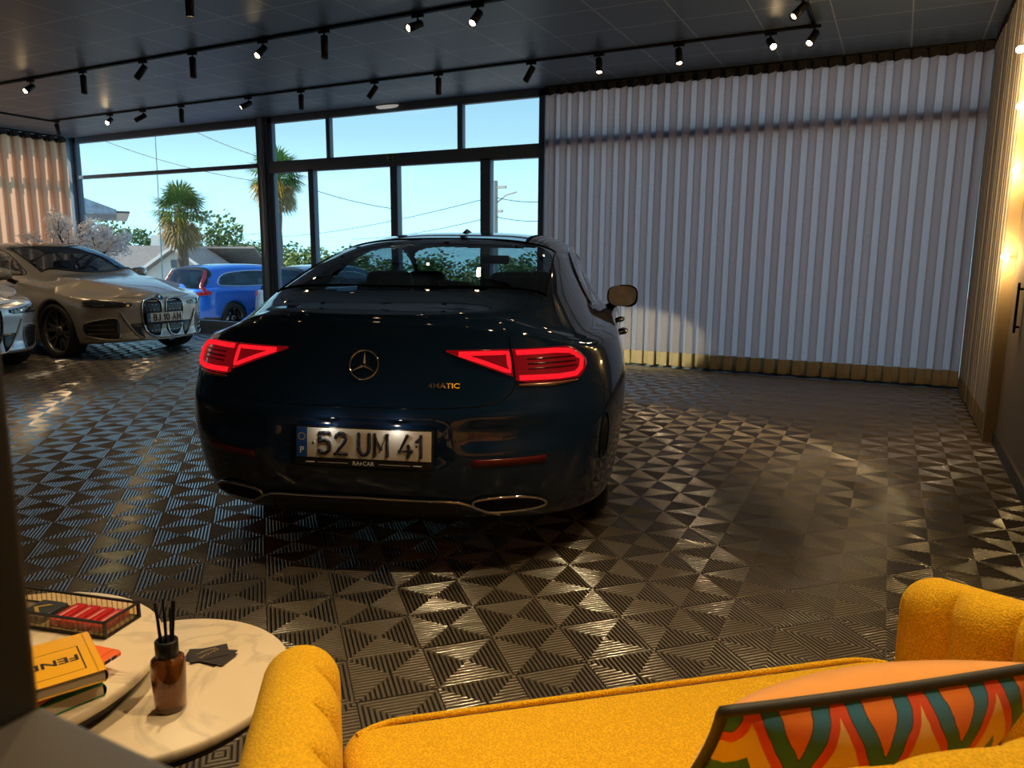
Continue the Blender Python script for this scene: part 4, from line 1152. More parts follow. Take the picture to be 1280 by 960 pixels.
def cush_pt(a, b, side):
    """a,b in -1..1 ; side 1 front, -1 back"""
    ea = abs(a)**6; eb = abs(b)**6
    t = max(0, (1 - a*a)) ** .55 * max(0, (1 - b*b)) ** .55
    pin = 1 - .055*(1 - (abs(a*b)))    # slightly bowed edges
    ax_ = a * CW/2 * (1 - .05*(1 - b*b)*abs(a)**3); bz = b * CHH/2 * (1 - .06*(1 - a*a)*abs(b)**3)
    return (ax_, side * .085 * t, bz)
for nm, sd_, mt in (('front_face', 1, M['velvet']), ('back_face', -1, M['zigzag'])):
    G = [[cush_pt(-1 + 2*i/40, -1 + 2*j/30, sd_) for j in range(31)] for i in range(41)]
    MB().grid(G).build(nm, mt, CUS)
bd = [cush_pt(a, b, 0) for a, b in [(-1 + 2*i/30, -1) for i in range(30)] + [(1, -1 + 2*i/20) for i in range(20)] + [(1 - 2*i/30, 1) for i in range(30)] + [(-1, 1 - 2*i/20) for i in range(20)]]
MB().tube(bd, .0085, 8, closed=True).build('piping', M['piping'], CUS)
_ux = Vector((math.cos(S_ANG), math.sin(S_ANG), 0)); _uy = Vector((_ux.y, -_ux.x, 0)); _S0 = Vector((-.834, .974, 0))
CUS.matrix_world = Matrix.Translation(_S0 + _ux*.775 + _uy*.387 + Vector((0, 0, .557))) @ Matrix.Rotation(S_ANG, 4, 'Z') @ Matrix.Rotation(R(29), 4, 'X')

# ------------------------------------------------------------------ marble tables and what stands on them
def marble():
    m, nt, out = new_mat('marble'); q = N(nt)
    tc = nt.nodes.new('ShaderNodeTexCoord'); no = nt.nodes.new('ShaderNodeTexNoise'); no.inputs['Scale'].default_value = 3.2; no.inputs['Detail'].default_value = 8; no.inputs['Distortion'].default_value = 1.1
    nt.links.new(tc.outputs['Object'], no.inputs['Vector'])
    v = q.m('ABSOLUTE', q.m('SUBTRACT', no.outputs['Fac'], .5)); vein = q.m('SUBTRACT', 1, q.m('MINIMUM', q.m('MULTIPLY', v, 26), 1))
    n2 = nt.nodes.new('ShaderNodeTexNoise'); n2.inputs['Scale'].default_value = 5; nt.links.new(tc.outputs['Object'], n2.inputs['Vector'])
    c = q.mix(n2.outputs['Fac'], (.68, .56, .40), (.78, .67, .50)); c = q.mix(q.m('MULTIPLY', q.m('MULTIPLY', vein, n2.outputs['Fac']), .75), c, (.34, .28, .21))
    b = nt.nodes.new('ShaderNodeBsdfPrincipled'); nt.links.new(c, b.inputs['Base Color']); b.inputs['Roughness'].default_value = .42
    nt.links.new(b.outputs[0], out.inputs[0]); return m
M['marble'] = marble()
def table(label, c, r, z, legs, ring):
    t = thing('coffee_table', label, 'table', (c[0], c[1], 0), 0, 'nesting marble tables')
    MB().lathe([(0, z-.024), (r-.006, z-.024), (r, z-.019), (r, z-.005), (r-.005, z), (0, z)], 96).build('tabletop', M['marble'], t)
    MB().lathe([(r-.05, z-.045), (r-.02, z-.045), (r-.02, z-.0245), (r-.05, z-.0245), (r-.05, z-.045)], 64).build('apron_ring', M['black_metal'], t)
    for a in [R(x) for x in legs]:
        MB().tube([((r-.04)*math.cos(a), (r-.04)*math.sin(a), z-.04), ((r-.06)*math.cos(a), (r-.06)*math.sin(a), .012)], .010, 8).build('leg', M['black_metal'], t)
    if ring: MB().tube([((r-.06)*math.cos(2*PI*k/64), (r-.06)*math.sin(2*PI*k/64), .012) for k in range(64)], .011, 8, closed=True).build('floor_ring', M['black_metal'], t)
    return t
Z2, Z1 = .40, .46
table('lower round marble side table holding the reed diffuser and business cards', (-1.322, .940), .272, Z2, (20, 140, 260), True)
table('higher round marble coffee table at far left holding the books and glass tray', (-1.589, .752), .333, Z1, (125, 215, 305), False)

# reed diffuser
B0 = at_z(214, 884, Z2)
t = thing('reed_diffuser', 'amber glass reed diffuser with black collar and black reeds on the lower marble table', 'diffuser', (B0.x, B0.y, Z2))
M['amber'] = pbr('amber', (.20, .065, .012), .06, 0, .5, .5, trans=.55)
MB().lathe([(0, 0), (.026, 0), (.029, .004), (.0315, .06), (.032, .098), (.030, .106), (.022, .111), (.016, .113)], 40).build('bottle', M['amber'], t)
MB().lathe([(0, .110), (.0205, .110), (.0215, .112), (.0215, .142), (.020, .144), (.0150, .144), (.0150, .128), (0, .128)], 32).build('collar', M['black_plastic'], t)
for k in range(8):
    a = 2*PI*k/8 + .2; rr = .010; b_ = (rr*math.cos(a), rr*math.sin(a), .12); k2 = .6 + .5*((k*37) % 5)/5
    e_ = (.024*k2*math.cos(a), .024*k2*math.sin(a), .212 + .012*((k*53) % 7)/7)
    MB().tube([(-b_[0]*.8, -b_[1]*.8, .05), b_, e_], .0021, 6).build('reed', M['matte_black'], t)

# business cards
M['card'] = pbr('card', (.035, .03, .03), .45); M['gold_ink'] = pbr('gold_ink', (.55, .40, .18), .35, .6)
C0 = at_z(262, 820, Z2)
cards = [(0.004, -.006, -.25, 0), (-.012, -.002, .25, 1), (.012, .004, .08, 2), (.018, -.002, -.15, 3), (-.004, .002, .62, 4)]
for i, (dx, dy, a, k) in enumerate(cards):
    top = i == len(cards) - 1
    lab = 'topmost dark business card with gold lettering in the fan on the lower marble table' if top else ('dark business card at the bottom of the small fan', 'dark business card second from the bottom of the small fan', 'dark business card in the middle of the small fan', 'dark business card just under the topmost gold-lettered one')[i]
    ct = thing('business_card', lab, 'card', (C0.x + dx, C0.y + dy, Z2 + .0012*k), YAW + a - .15, 'business cards on the lower marble table')
    MB().box((-.041, -.026, 0), (.041, .026, .0009)).build('card', M['card'], ct)
    if top:
        text_obj('lettering', 'RA+CAR', .0125, M['gold_ink'], ct, frame((0, -.002, .001), (-.85, -.5, 0), (.5, -.85, 0)), .0001)
        ln = MB().tube([(-.026, .004, .001), (-.012, .011, .001), (.004, .016, .001), (.016, .016, .001)], .0005, 5); ln.build('car_outline', M['gold_ink'], ct)

# books
def book(label, P1, sdir, wdir, Ls, Wd, z, th, col, cover_text=None, frame_=False, spine_label=False):
    """P1 far end of the spine, sdir along the spine toward the viewer, wdir from the spine to the fore edge"""
    s_ = Vector((*sdir, 0)).normalized(); w_ = Vector((-s_.y, s_.x, 0)); w_ = w_ if w_.dot(Vector((*wdir, 0))) > 0 else -w_
    t = thing('book', label, 'book', (P1[0], P1[1], z), math.atan2(w_.y, w_.x), 'books on the higher marble table')
    sg = 1 if Vector((-w_.y, w_.x, 0)).dot(s_) > 0 else -1      # local y = sg * along spine
    cov = pbr('book_cover', col, .4, 0, .5); b = .003; ct = .0025
    y0, y1 = sorted((0, sg*Ls))
    for nm_, zz in (('cover', th - ct), ('cover', 0)):
        MB().box((0, y0, zz), (Wd, y1, zz + ct)).build(nm_, cov, t, bevel=.0012)
    sp = MB(); G = []
    for i in range(9):
        a = PI/2 + PI*i/8; G.append([(.004 + .008*math.cos(a), y, th/2 + (th/2)*math.sin(a)) for y in (y0, y1)])
    sp.grid(G); sp.build('spine', cov, t)
    MB().box((.001, y0 + b, ct), (Wd - b, y1 - b, th - ct)).build('pages', pbr('paper', (.62, .52, .38), .8), t)
    hg = MB().box((.010, y0 + .001, th - .0002), (.0125, y1 - .001, th + .0002)); hg.build('hinge_shade_line', pbr('groove_shade', tuple(c*.6 for c in col), .5), t)  # crease shade put into colour: flat strip darker than the cover
    if cover_text:
        # lettering reads away from the spine, its tops toward the viewer's edge
        text_obj('cover_title', cover_text, .033, M['ink'], t, frame((.030, sg*Ls*.55, th + .0003), (1, 0, 0), (0, sg, 0) if sg > 0 else (0, 1, 0)), .0001, align='LEFT', sx=1.12, weight=.0008)
    if frame_:
        f_ = MB(); f_.box((.026, sg*Ls*.30 if sg > 0 else sg*Ls*.86, th), (.0285, sg*Ls*.86 if sg > 0 else sg*Ls*.30, th + .0003))
        f_.box((.026, sg*Ls*.30 - .0005, th), (Wd - .02, sg*Ls*.30 + .0005, th + .0003)); f_.box((.026, sg*Ls*.86 - .0005, th), (Wd - .02, sg*Ls*.86 + .0005, th + .0003)); f_.build('cover_frame', M['ink'], t)
    if spine_label:
        l_ = MB().box((-.0046, sg*Ls*.06 if sg > 0 else sg*Ls*.2, .004), (-.0036, sg*Ls*.2 if sg > 0 else sg*Ls*.06, th - .004)); l_.build('spine_label', M['ink'], t)
        text_obj('spine_number', '2', .012, M['plate_white'], t, frame((-.0048, sg*Ls*.13, th/2), (0, -1, 0), (0, 0, 1)), .0001)
    return t
gz = Z1
gA = at_z(130, 854, gz + .026); gB = at_z(62, 881, gz + .026); gw = (gB - gA).normalized(); gs = Vector((-gw.y, gw.x, 0)); gs = gs if gs.y < 0 else -gs
g1 = gA - gs*.165
book('green hardback book at the bottom of the stack on the higher marble table', (g1.x, g1.y), (gs.x, gs.y), (gw.x, gw.y), .165, .21, gz, .026, (.015, .20, .05))
oA = at_z(149, 812, gz + .041); oB = at_z(62, 866, gz + .041); od = oB - oA
book('orange book in the middle of the stack, its spine corner sticking out to the right', (oA.x, oA.y), (od.x, od.y), (-.9, -.4), max(.20, od.length), .15, gz + .0265, .0145, (.80, .13, .012), spine_label=True)
y2 = at_z(132, 836, gz + .066); y1_ = at_z(109, 789, gz + .066)
book('yellow hardback book with a black framed title, topmost of the stack', (y1_.x, y1_.y), (y2.x - y1_.x, y2.y - y1_.y), (-.4, -.9), (y2 - y1_).length, .24, gz + .0415, .0245, (.82, .42, .010), 'FENDI', True)

# glass tray with chocolate bars
tn = at_z(132, 799, Z1); tr_ = at_z(174, 772, Z1); ax_ = (tr_ - tn); tl = ax_.length; ax_.normalize(); ay_ = Vector((-ax_.y, ax_.x, 0))
TL, TWD, THT = .34, tl, .034
t = thing('glass_tray', 'rectangular ribbed glass tray with a black metal rim on the higher marble table', 'tray', (tn.x, tn.y, Z1 + .001), math.atan2(ax_.y, ax_.x))
fr_ = MB()
for z in (.0, THT):
    fr_.box((-.003, -.003, z), (TWD + .003, .003, z + .004)); fr_.box((-.003, TL - .003, z), (TWD + .003, TL + .003, z + .004))
    fr_.box((-.003, 0, z), (.003, TL, z + .004)); fr_.box((TWD - .003, 0, z), (TWD + .003, TL, z + .004))
for x in (0, TWD):
    for y in (0, TL): fr_.box((x - .003, y - .003, 0), (x + .003, y + .003, THT + .004))
fr_.build('rim', M['black_metal'], t)
M['ribbed_glass'] = glass('ribbed_glass', (.86, .76, .56), 1.6, .10)
def ribs(a, b, n):
    a = Vector(a); b = Vector(b); L_ = (b - a).length; d = (b - a)/L_; nn = Vector((-d.y, d.x, 0)); G = []
    for z in (.004, THT): G.append([tuple(a + d*(L_*i/(n*8)) + nn*.0022*abs(math.sin(PI*i/8)) + Vector((0, 0, z))) for i in range(n*8 + 1)])
    m = MB().grid(G)
    for i in range(1, n):
        c_ = a + d*(L_*i/n); m.tube([(c_.x, c_.y, .004), (c_.x, c_.y, THT)], .0014, 5)
    return m
ribs((0, 0, 0), (TWD, 0, 0), 7).build('ribbed_side', M['ribbed_glass'], t); ribs((TWD, TL, 0), (0, TL, 0), 7).build('ribbed_side', M['ribbed_glass'], t)
ribs((0, TL, 0), (0, 0, 0), 24).build('ribbed_side', M['ribbed_glass'], t); ribs((TWD, 0, 0), (TWD, TL, 0), 24).build('ribbed_side', M['ribbed_glass'], t)
MB().box((.003, .003, .0015), (TWD - .003, TL - .003, .004)).build('base', pbr('mirror_base', (.30, .24, .16), .15, .3), t)
M['wrap_red'] = pbr('wrap_red', (.45, .012, .015), .3); M['wrap_pale'] = pbr('wrap_pale', (.62, .25, .22), .4); M['wrap_gold'] = pbr('wrap_gold', (.7, .45, .08), .3, .5); M['wrap_dark'] = pbr('wrap_dark', (.03, .035, .045), .4)
WL = Matrix.Translation((tn.x, tn.y, Z1 + .001)) @ Matrix.Rotation(math.atan2(ax_.y, ax_.x), 4, 'Z')
names_ = ('nearest the corner', 'second from the near corner', 'third from the near corner', 'fourth from the near corner')
for k in range(4):
    c = WL @ Vector((TWD*.5, .032 + .037*k, .004))
    o = thing('chocolate_bar', 'red wrapped chocolate bar in the glass tray, ' + names_[k], 'chocolate', tuple(c), math.atan2(ax_.y, ax_.x), 'red bars in the glass tray')
    MB().box((-TWD*.40, -.0155, 0), (TWD*.40, .0155, .018)).build('wrapper', M['wrap_red'], o, bevel=.003)
    MB().box((-TWD*.30, -.002, .0181), (TWD*.26, .005, .0184)).build('pale_stripe', M['wrap_pale'], o)
c = WL @ Vector((TWD*.5, .215, .004)); o = thing('chocolate_box', 'dark sweet box with gold chevron beside the red bars in the glass tray', 'box', tuple(c), math.atan2(ax_.y, ax_.x))
MB().box((-TWD*.38, -.035, 0), (TWD*.38, .035, .016)).build('box', M['wrap_dark'], o, bevel=.003)
ch = MB(); ch.add([(-.02, .0, .0165), (0, .024, .0165), (.02, 0, .0165), (.02, -.012, .0165), (0, .012, .0165), (-.02, -.012, .0165)], [(0, 1, 4, 5), (1, 2, 3, 4)]); ch.build('chevron', M['wrap_gold'], o)

# ------------------------------------------------------------------ beige electric coupe and its pale neighbour (fronts toward the right)
M['beige_paint'] = car_paint('beige_paint', (.42, .375, .32), .3, .28)
M['silver_paint'] = car_paint('silver_paint', (.50, .54, .60), .5, .25)
M['grille_black'] = pbr('grille_black', (.012, .012, .014), .25, 0, .5)
M['lamp_clear'] = pbr('lamp_clear', (.03, .035, .04), .05, 0, .6, 1)
M['grey_rim'] = pbr('grey_rim', (.30, .28, .26), .25, .8)
BP = dict(L=4.78, W=.926, RR=.75, RF=.80, nR=2.6, nF=2.6, rs=.04, rb=.04, sill=.19, arch=.375, wr_c=.34, wheels=(1.05, 3.91), shelf=.03,
    rear=[(.18, .2), (.3, .06), (.5, .0), (.65, .02), (.75, .05), (.95, .04), (1.06, .06)],
    front=[(.17, .10), (.24, .0), (.34, .03), (.5, .03), (.64, .025), (.71, .035), (.76, .08), (.84, .22), (.92, .45), (1.1, .8)],
    wz=[(.18, .93), (.3, .965), (.5, .99), (.65, 1.0), (.76, .99), (.86, .97), (.95, .935), (1.06, .9)],
    wy=[(0, .97), (.9, .995), (1.3, 1.0), (2.5, .975), (3.4, .98), (3.95, 1.0), (4.78, .985)],
    ztop=[(.75, 1.0), (1.5, .985), (2.6, .96), (3.3, .94), (3.9, .905), (4.3, .86), (4.6, .80)],
    ztop_r=[(0, 1.02), (.5, 1.01), (1, 1.0)], ztop_f=[(0, .745), (.5, .765), (.85, .81), (1, .845)],
    zc=[(.05, 1.03), (.3, 1.09), (.7, 1.22), (1.2, 1.36), (1.8, 1.435), (2.2, 1.448), (2.6, 1.42), (2.95, 1.325), (3.3, 1.15), (3.52, 1.03), (3.75, 1.0), (4.1, .955), (4.4, .895), (4.65, .81), (4.76, .76)],
    wg=[(.05, .6), (.6, .74), (1.2, .79), (2.6, .80), (3.3, .79), (3.6, .78), (4.2, .62), (4.78, .4)],
    wr=[(.05, .4), (.6, .58), (1.2, .60), (2.2, .60), (2.7, .60), (3.3, .66), (3.6, .62), (4.2, .42), (4.78, .25)])
WIN_B = [(.75, 1.06), (1.05, 1.20), (1.5, 1.31), (2.0, 1.345), (2.35, 1.33), (2.62, 1.26), (2.92, 1.12), (3.05, 1.02), (2.3, 1.03), (1.4, 1.05)]
def b_up(x, y, z):
    c = np.full(x.shape, 'body', object); ax = np.abs(x)
    c[(y > 3.55) & (ax < .80)] = 'bonnet'
    c[(y > .42) & (y < 1.35) & (ax < .62)] = 'rear_window'
    yf0 = 2.50 - .08 * (ax / .6)**2; yf1 = 3.46 - .18 * (ax / .7)**2
    c[(y > yf0) & (y < yf1) & (ax < .56 + .09 * np.clip((y - 2.5) / .9, 0, 1))] = 'windscreen'
    k = inpoly(y, z, WIN_B) & (ax > .60) & (ax < .87)
    c[k & (x > 0)] = 'side_window|1'; c[k & (x < 0)] = 'side_window|2'
    return c
def b_low(x, y, z, q): return 'front_bumper' if (y > 4.2 and z < .66) else 'body'
BP['class_up'] = b_up; BP['class_low'] = b_low
def beige_type(label, loc, rz, paint, plate, fine):
    t = thing('car', label, 'car', loc, rz)
    s, _ = car_body(t, BP, paint, M['car_glass_mid'], fine)
    for yy in (1.05, 3.91):
        for sd_ in (1, -1): wheel(t, 'wheel', .79*sd_, yy, .345, .245, sd_, M['grey_rim'], 6, 'y', .76)
    for sd_ in (1, -1):
        h_ = strip(s, 'headlamp', np.linspace(.40, .98, 24), lambda a: .645 + .03*max(0, (a-.8)/.18)**2 + .008*(a < .43), lambda a: .690 + .055*min(1, (a-.40)/.45) - .02*max(0, (a-.85)/.13), M['lamp_clear'], t, 'front', sd_, .006, 6)
        for k in range(2):
            a0 = .50 + .22*k
            surf_tube(s, 'lamp_element', [(a0, .70), (a0+.02, .668), (a0+.13, .672), (a0+.16, .705)], .006, M['dark_chrome'], h_, 'front', sd_, .008, 6)
        # side intake
        ip = smooth_poly([(.60, .50), (.62, .27), (.80, .265), (.99, .31), (1.0, .44), (.80, .50)], 5)
        strip(s, 'side_intake', np.linspace(.60, 1.0, 14), lambda a: .265 + .05*max(0, (a-.8)/.2), lambda a: .51 - .05*max(0, (a-.75)/.25), M['grille_black'], t, 'front', sd_, .005, 5)
        surf_tube(s, 'intake_frame', ip, .006, paint, t, 'front', sd_, .005, 6, closed=True)
        for k in range(3): surf_tube(s, 'intake_slat', [(.64, .32 + .06*k), (.95, .335 + .05*k)], .004, M['dark_chrome'], t, 'front', sd_, .007, 5)
        # kidney grille
        kp = smooth_poly([(.035, .66), (.06, .715), (.16, .735), (.27, .715), (.305, .64), (.30, .46), (.255, .32), (.17, .265), (.09, .275), (.055, .36), (.035, .52)], 5)
        qs = np.linspace(.04, .30, 14)
        g_ = strip(s, 'grille', qs, lambda a: .275 + .06*max(0, (.09-a)/.05)+.10*max(0, (a-.19)/.11)**1.4, lambda a: .73 - .05*max(0, (.09-a)/.05)**2 - .03*max(0, (a-.25)/.05)**2, M['grille_black'], t, 'front', sd_, .008, 8)
        surf_tube(s, 'grille_frame', kp, .009, M['chrome'], g_, 'front', sd_, .010, 8, closed=True)
        for r_ in range(6):
            for c_ in range(4):
                q0 = .075 + .052*c_ + (.026 if r_ % 2 else 0); z0_ = .34 + .065*r_
                if q0 < .27: surf_tube(s, 'grille_stud', [(q0, z0_), (q0 + .026, z0_)], .0045, M['chrome'], g_, 'front', sd_, .010, 5)
        surf_tube(s, 'bumper_blade', [(.56, .58), (.50, .46), (.40, .30), (.33, .245), (.20, .235), (0, .235)], .009, paint, t, 'front', sd_, .008, 6)
        strip(s, 'lower_grille', np.linspace(.31, .46, 8), lambda a: .25 + .12*max(0, (a-.36)/.10), lambda a: .44, M['grille_black'], t, 'front', sd_, .004, 3)
        pts = [up_pt(BP, s, y, z, sd_) for y, z in smooth_poly(WIN_B, 6)]
        MB().tube(pts, .008, 6, closed=True).build('window_trim', M['black_plastic'], t)
        mirror_unit(t, .87*sd_, 3.0, 1.03, sd_, paint)
        for x_ in (.38*sd_,):
            seat(t, x_, 2.15, .45, 1.20, .25, M['seat_leather']); seat(t, x_, 1.25, .5, 1.15, .25, M['seat_leather'])
    sl = []
    for k in range(31):
        x_ = -.645 + 1.29*k/30; sl.append(up_xy(BP, s, x_, 3.46 - .18*(abs(x_)/.7)**2, .004))
    MB().tube(sl, .017, 6).build('wiper_cowl', M['black_plastic'], t)
    for sd_ in (1, -1):
        sl = [up_xy(BP, s, sd_*(.56 + .09*(y_ - 2.5)/.9), y_, .003) for y_ in np.linspace(2.45, 3.32, 16)]
        MB().tube(sl, .010, 6).build('windscreen_seal', M['black_plastic'], t)
    surf_tube(s, 'shut_line', [(-.62, .765), (-.30, .742), (0, .735), (.30, .742), (.62, .765)], .002, M['gap'], t, 'front', 1, .001, 6)
    e0 = Vector(s.pt([0.0], [.735], 'front', 1, .012)[0])
    Mx = frame(e0, (-1, 0, 0), (0, -.55, 1))
    r0 = MB().lathe([(0, .003), (.030, .003), (.036, .006), (.040, .003), (.041, -.004)], 32, Mx).build('roundel', M['chrome'], t)
    qd = MB()
    for k in (0, 2): qd.add([Mx @ Vector((0, 0, .0045))] + [Mx @ Vector((.027*math.cos(PI/2*k + PI/2*j/6), .027*math.sin(PI/2*k + PI/2*j/6), .0045)) for j in range(7)], [tuple(range(8))])
    qd.build('roundel_quarters', M['plate_blue'], r0)
    MB().box((-.72, 2.9, .70), (.72, 3.40, 1.0)).build('dashboard', M['interior'], t, bevel=.05)
    MB().tube([(-.38 + .18*math.cos(a), 2.72, .95 + .17*math.sin(a)) for a in np.linspace(0, 2*PI, 25)[:-1]], .015, 8, closed=True).build('steering_wheel', M['interior'], t)
    if plate:
        pz_ = Vector(s.pt([0.0], [.50], 'front', 1, .03)[0])
        number_plate(t, plate, (0, pz_.y + .004, .505), (-1, 0, 0), (0, 0, 1), sx_=.98, band='P', stars=False)
    return t
beige_type('beige car with tall twin grille and plate BJ 10 AM by the left window', (-13.12, 6.48, 0), -PI/2, M['beige_paint'], 'BJ 10 AM', .8)
beige_type('pale silver car at the left edge, only its front corner in view', (-13.20, 4.27, 0), -PI/2, M['silver_paint'], None, .55)

# ------------------------------------------------------------------ outside: ground, cars, palms, houses, trees, wires
GZ = -.57
def ground_mat():
    m = pbr('paving_out', (.42, .41, .38), .8, vary=.2, vscale=.6); return m
G = []
for i in range(26):
    n = NW + .16 + i*4.0; z = GZ - max(0, min(2.6, (n - 18)*.13))
    G.append([(-110 + 10*j, n, z) for j in range(17)])
struct(MB().grid(G, sm=True).build('ground_outside', ground_mat()))
struct(MB().box((EL - .1, NW + .051, GZ - .05), (ER + .15, NW + .16, .01)).build('trim_4', M['frame_metal']))

M['blue_paint'] = car_paint('blue_paint', (.008, .14, .60), .1, .3)
M['grey_paint'] = car_paint('grey_paint', (.10, .13, .16), .4, .3)
def suv_params(H, L, W):
    k = H - 1.66
    return dict(L=L, W=W, RR=.62, RF=.7, nR=3.0, nF=2.5, rs=.05, rb=.05, sill=.26, arch=.41, wr_c=.37, wheels=(.95, L - .95), shelf=.03,
      rear=[(.25, .16), (.4, .04), (.6, .0), (.8, .02), (1.0, .05), (1.1, .08)], front=[(.25, .1), (.5, .0), (.8, .04), (1.1, .3)],
      wz=[(.25, .94), (.5, .985), (.75, 1.0), (.95, .98), (1.1, .95)], wy=[(0, .97), (.9, 1), (2.5, .985), (3.8, 1), (5, .97)],
      ztop=[(.6, 1.09), (2, 1.07), (3.2, 1.05), (4.0, .99), (4.6, .93)], ztop_r=[(0, 1.08), (1, 1.09)], ztop_f=[(0, .92), (1, .95)],
      zc=[(.06, 1.12), (.16, 1.22), (.34, 1.42 + k*.6), (.50, 1.58 + k), (.8, 1.625 + k), (1.6, 1.66 + k), (2.4, 1.64 + k), (2.9, 1.54 + k*.9), (3.4, 1.24), (3.6, 1.10), (4.2, 1.04), (L - .05, .94)],
      wg=[(.05, .70), (.5, .80), (1, .82), (2.5, .82), (3.4, .80), (4.6, .6)], wr=[(.05, .60), (.5, .64), (1, .66), (2.5, .66), (3.4, .68), (4.6, .4)])
WIN_S = [(.66, 1.17), (.74, 1.34), (1.0, 1.44), (1.6, 1.49), (2.3, 1.48), (2.7, 1.38), (3.05, 1.17), (2.0, 1.13), (1.2, 1.13)]
def s_up(x, y, z):
    c = np.full(x.shape, 'body', object); ax = np.abs(x)
    c[(y > 3.6) & (ax < .8)] = 'bonnet'
    c[(y > .13) & (y < .44) & (ax < .70)] = 'rear_window'
    c[(y >= .44) & (y < .56) & (ax < .66)] = 'spoiler'
    c[(y > 2.75) & (y < 3.5) & (ax < .72)] = 'windscreen'
    k = inpoly(y, z, WIN_S) & (ax > .60) & (ax < .90)
    c[k & (x > 0)] = 'side_window|1'; c[k & (x < 0)] = 'side_window|2'
    return c
def s_low(x, y, z, q): return 'cladding' if z < .42 else 'body'
def suv(label, loc, paint, H, L, W, tall):
    t = thing('car', label, 'car', loc, 0); P_ = suv_params(H, L, W); P_['class_up'] = s_up; P_['class_low'] = s_low
    s, _ = car_body(t, P_, paint, M['car_glass_dark'], .55)
    for yy in P_['wheels']:
        for sd_ in (1, -1): wheel(t, 'wheel', (W - .14)*sd_, yy, .37, .24, sd_, M['dark_chrome'], 5, 's', .7)
    for sd_ in (1, -1):
        if tall:
            pts = []
            for y_, z_ in ((.47, 1.50), (.40, 1.38), (.30, 1.22), (.24, 1.12)):
                p = up_pt_row(s, y_, z_, sd_); pts.append(p)
            for q_, z_ in ((.86, 1.06), (.88, .98)): pts.append(tuple(s.pt([q_], [z_], 'rear', sd_, .01)[0]))
            l_ = MB().tube(pts, [.03, .04, .045, .05, .06, .055], 10).build('tail_lamp', M['lamp_red'], t)
            strip(s, 'lamp_foot', np.linspace(.58, 1.02, 10), lambda a: .90 + .06*(a-.58)/.44, lambda a: .99 + .05*(a-.58)/.44, M['lamp_red'], l_, 'rear', sd_, .012, 3)
        else:
            strip(s, 'tail_lamp', np.linspace(.62, 1.05, 12), lambda a: .95, lambda a: 1.05, M['lamp_red'], t, 'rear', sd_, .015, 3)
        pts = [up_pt(P_, s, y, z, sd_) for y, z in smooth_poly(WIN_S, 6)]
        MB().tube([(p[0] + .004*sd_, p[1], p[2]) for p in pts], .013, 6, closed=True).build('window_trim', M['chrome'], t)
        mirror_unit(t, (W - .06)*sd_, 3.0, 1.12, sd_, paint)
        for y_ in (2.1, 1.2): seat(t, .4*sd_, y_, .55, 1.34, .25, M['seat_leather'])
    strip(s, 'rear_plate', np.linspace(-.26, .26, 5), .72, .83, M['plate_white'], t, 'rear', 1, .01, 2)
    return t
def up_pt_row(s, y, z, side):
    P = s.P
    us = np.linspace(0.02, 1.6, 500); r = s.at_uz(us, s.base(us)[7] - 1e-4); i = int(np.argmin(np.abs(r[:, 1] - y)))
    row = s.upper_row(tuple(r[i]), np.linspace(0, .5, 300)); k = int(np.argmin(np.abs(row[:, 2] - z))); p = row[k].copy(); p[0] *= side
    return tuple(p)
suv('bright blue sport utility car parked outside the left window, rear toward the room', (-15.1, 12.0, GZ), M['blue_paint'], 1.66, 4.69, .95, True)
suv('dark grey estate car shaped from a reflection in the glass, right of the blue car', (-12.62, 12.6, GZ), M['grey_paint'], 1.66, 4.3, .84, False)  # solid car added in place of a reflection in the window

